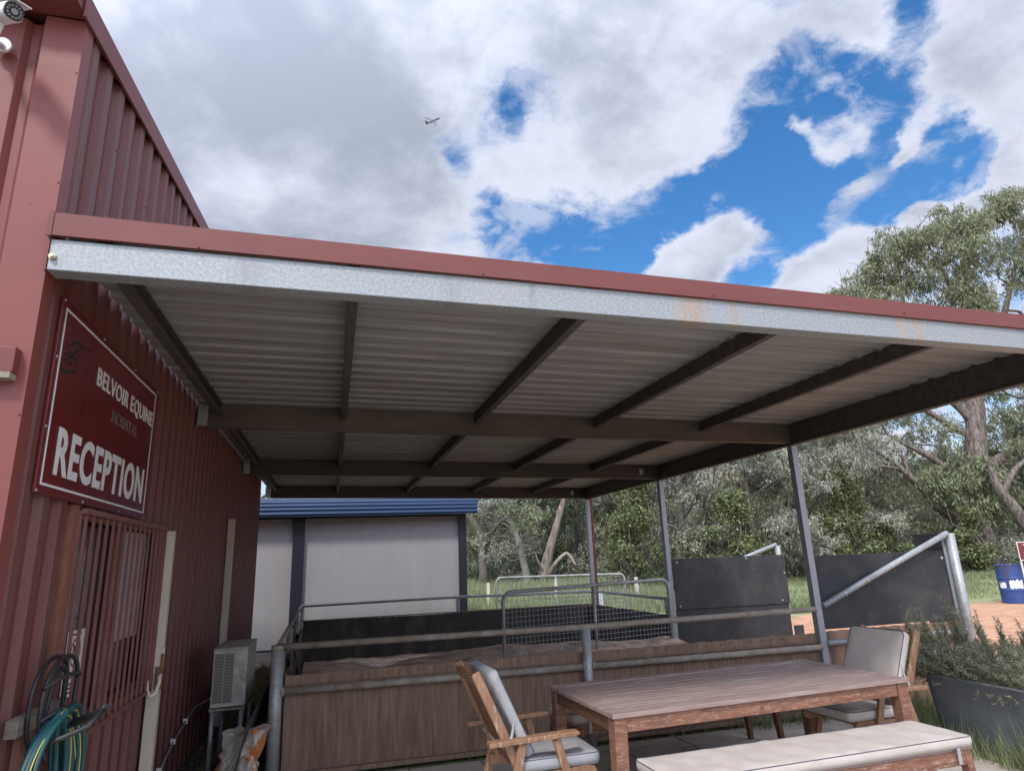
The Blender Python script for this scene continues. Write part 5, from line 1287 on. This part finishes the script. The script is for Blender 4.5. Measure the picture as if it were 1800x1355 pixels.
# long grass round the planter and at the fence foot
def weeds():
    out=[]
    def tuft(x,y,n,h,s): 
        P=np.stack([x+ng.normal(size=n)*s,y+ng.normal(size=n)*s,np.full(n,-.01)],1); out.append(blades(P,h,.007,.35))
    for k in range(95): tuft(ng.uniform(6.0,6.2),ng.uniform(3.0,5.5),12,ng.uniform(.08,.24),.05)
    for k in range(70): tuft(ng.uniform(6.0,6.9),ng.uniform(5.05,5.8),16,ng.uniform(.12,.30),.06)
    for k in range(26): tuft(ng.uniform(6.05,6.25),ng.uniform(2.7,4.2),12,ng.uniform(.15,.36),.05)
    for k in range(26): tuft(ng.uniform(4.9,5.9),ng.uniform(5.75,5.93),12,ng.uniform(.10,.24),.05)
    for k in range(10): tuft(ng.uniform(2.2,5.6),5.87,5,.1,.03)
    for k in range(24): tuft(ng.uniform(.1,.7),ng.uniform(5.2,9),5,.12,.04)
    o=quad_mesh('long_grass',np.concatenate(out),GRASSM); tag(o,'long grass and weeds round the planter and along the pen foot','grass',kind='stuff')
weeds()
# ---------------- rosemary ----------------
rm=empty('rosemary_bush',(6.65,4.3,.47),'woody rosemary bush with upright spires, spilling over the grey trough planter','bush')
def rosemary():
    rr=random.Random(90); st=MB(); L=[]
    def stem(p,q,r0,n):
        lp,lr=limb(p,q,r0,.0012,k=7,wob=.05,rr=rr); st.tube(lp,[max(.0012,x) for x in lr],5,False)
        pts=[];dirs=[]
        for i in range(n):
            t=(i/n)*.93+.07; k=t*(len(lp)-1); a=int(k); b=min(a+1,len(lp)-1); P=lp[a].lerp(lp[b],k-a); pts.append(P)
            dirs.append((lp[b]-lp[max(0,b-1)]).normalized())
        P=np.array([tuple(v) for v in pts]); D=np.array([tuple(v) for v in dirs]); m_=len(P)
        P=np.repeat(P,2,0); D=np.repeat(D,2,0)
        o_=ng.normal(size=P.shape); o_/=np.linalg.norm(o_,axis=1)[:,None]; d=o_*.8+D*.55; d/=np.linalg.norm(d,axis=1)[:,None]
        s=np.cross(d,ng.normal(size=d.shape)); s/=np.linalg.norm(s,axis=1)[:,None]; Ln=.027*(.7+.6*ng.random((len(P),1))); W=.0042
        L.append(np.stack([P-s*W/2,P+s*W/2,P+d*Ln+s*W*.3,P+d*Ln-s*W*.3],1))
    spires=[(6.18,4.95,1.04),(6.27,4.93,1.03),(6.32,4.90,.93),(6.62,4.92,1.10),(6.60,4.85,1.02),(6.52,4.95,.95),(6.78,4.8,.98),(6.93,4.75,.92),(7.0,4.6,.9),(7.05,4.45,.97),(7.0,4.3,.92),(7.1,4.2,.98),(6.9,4.15,.88),(7.15,4.0,.90),(6.95,3.9,.85),(6.45,4.9,.9),(6.1,5.0,.85)]
    for x,y,z in spires:
        b=Vector((x+rr.uniform(-.05,.05),y-.1,.50))
        for k in range(9): stem(b,Vector((x+rr.uniform(-.05,.05),y+rr.uniform(-.04,.04),z+.03-rr.uniform(0,.26)*(k>0))),.004,95)
    for k in range(560):
        x=rr.uniform(6.26,6.95); y=rr.uniform(3.1,4.88); b=Vector((x,y,.46)); dx=max(-.2,(x-6.55)*1.1)
        q=b+Vector((dx*rr.uniform(.2,.9)+rr.uniform(-.22,.22),rr.uniform(-.2,.3),rr.uniform(.14,.36)))
        stem(b,q,.004,46)
    for k in range(150):    # sprawl at the far end, over the rim
        b=Vector((rr.uniform(6.2,6.6),rr.uniform(4.6,4.95),.5)); q=b+Vector((rr.uniform(-.32,.15),rr.uniform(-.05,.45),rr.uniform(-.08,.36))); stem(b,q,.004,48)
    for k in range(30):    # trailing over the side
        y=rr.choice([4.15,4.2,4.25,3.6])+rr.uniform(-.1,.1); b=Vector((6.28,y,.52)); q=Vector((6.17+rr.uniform(-.03,.03),y+rr.uniform(-.12,.12),.50-rr.uniform(0,.14))); stem(b,q,.003,34)
    st.build('stems',BARK,rm); quad_mesh('foliage',np.concatenate(L),LEAFR,rm)
rosemary()
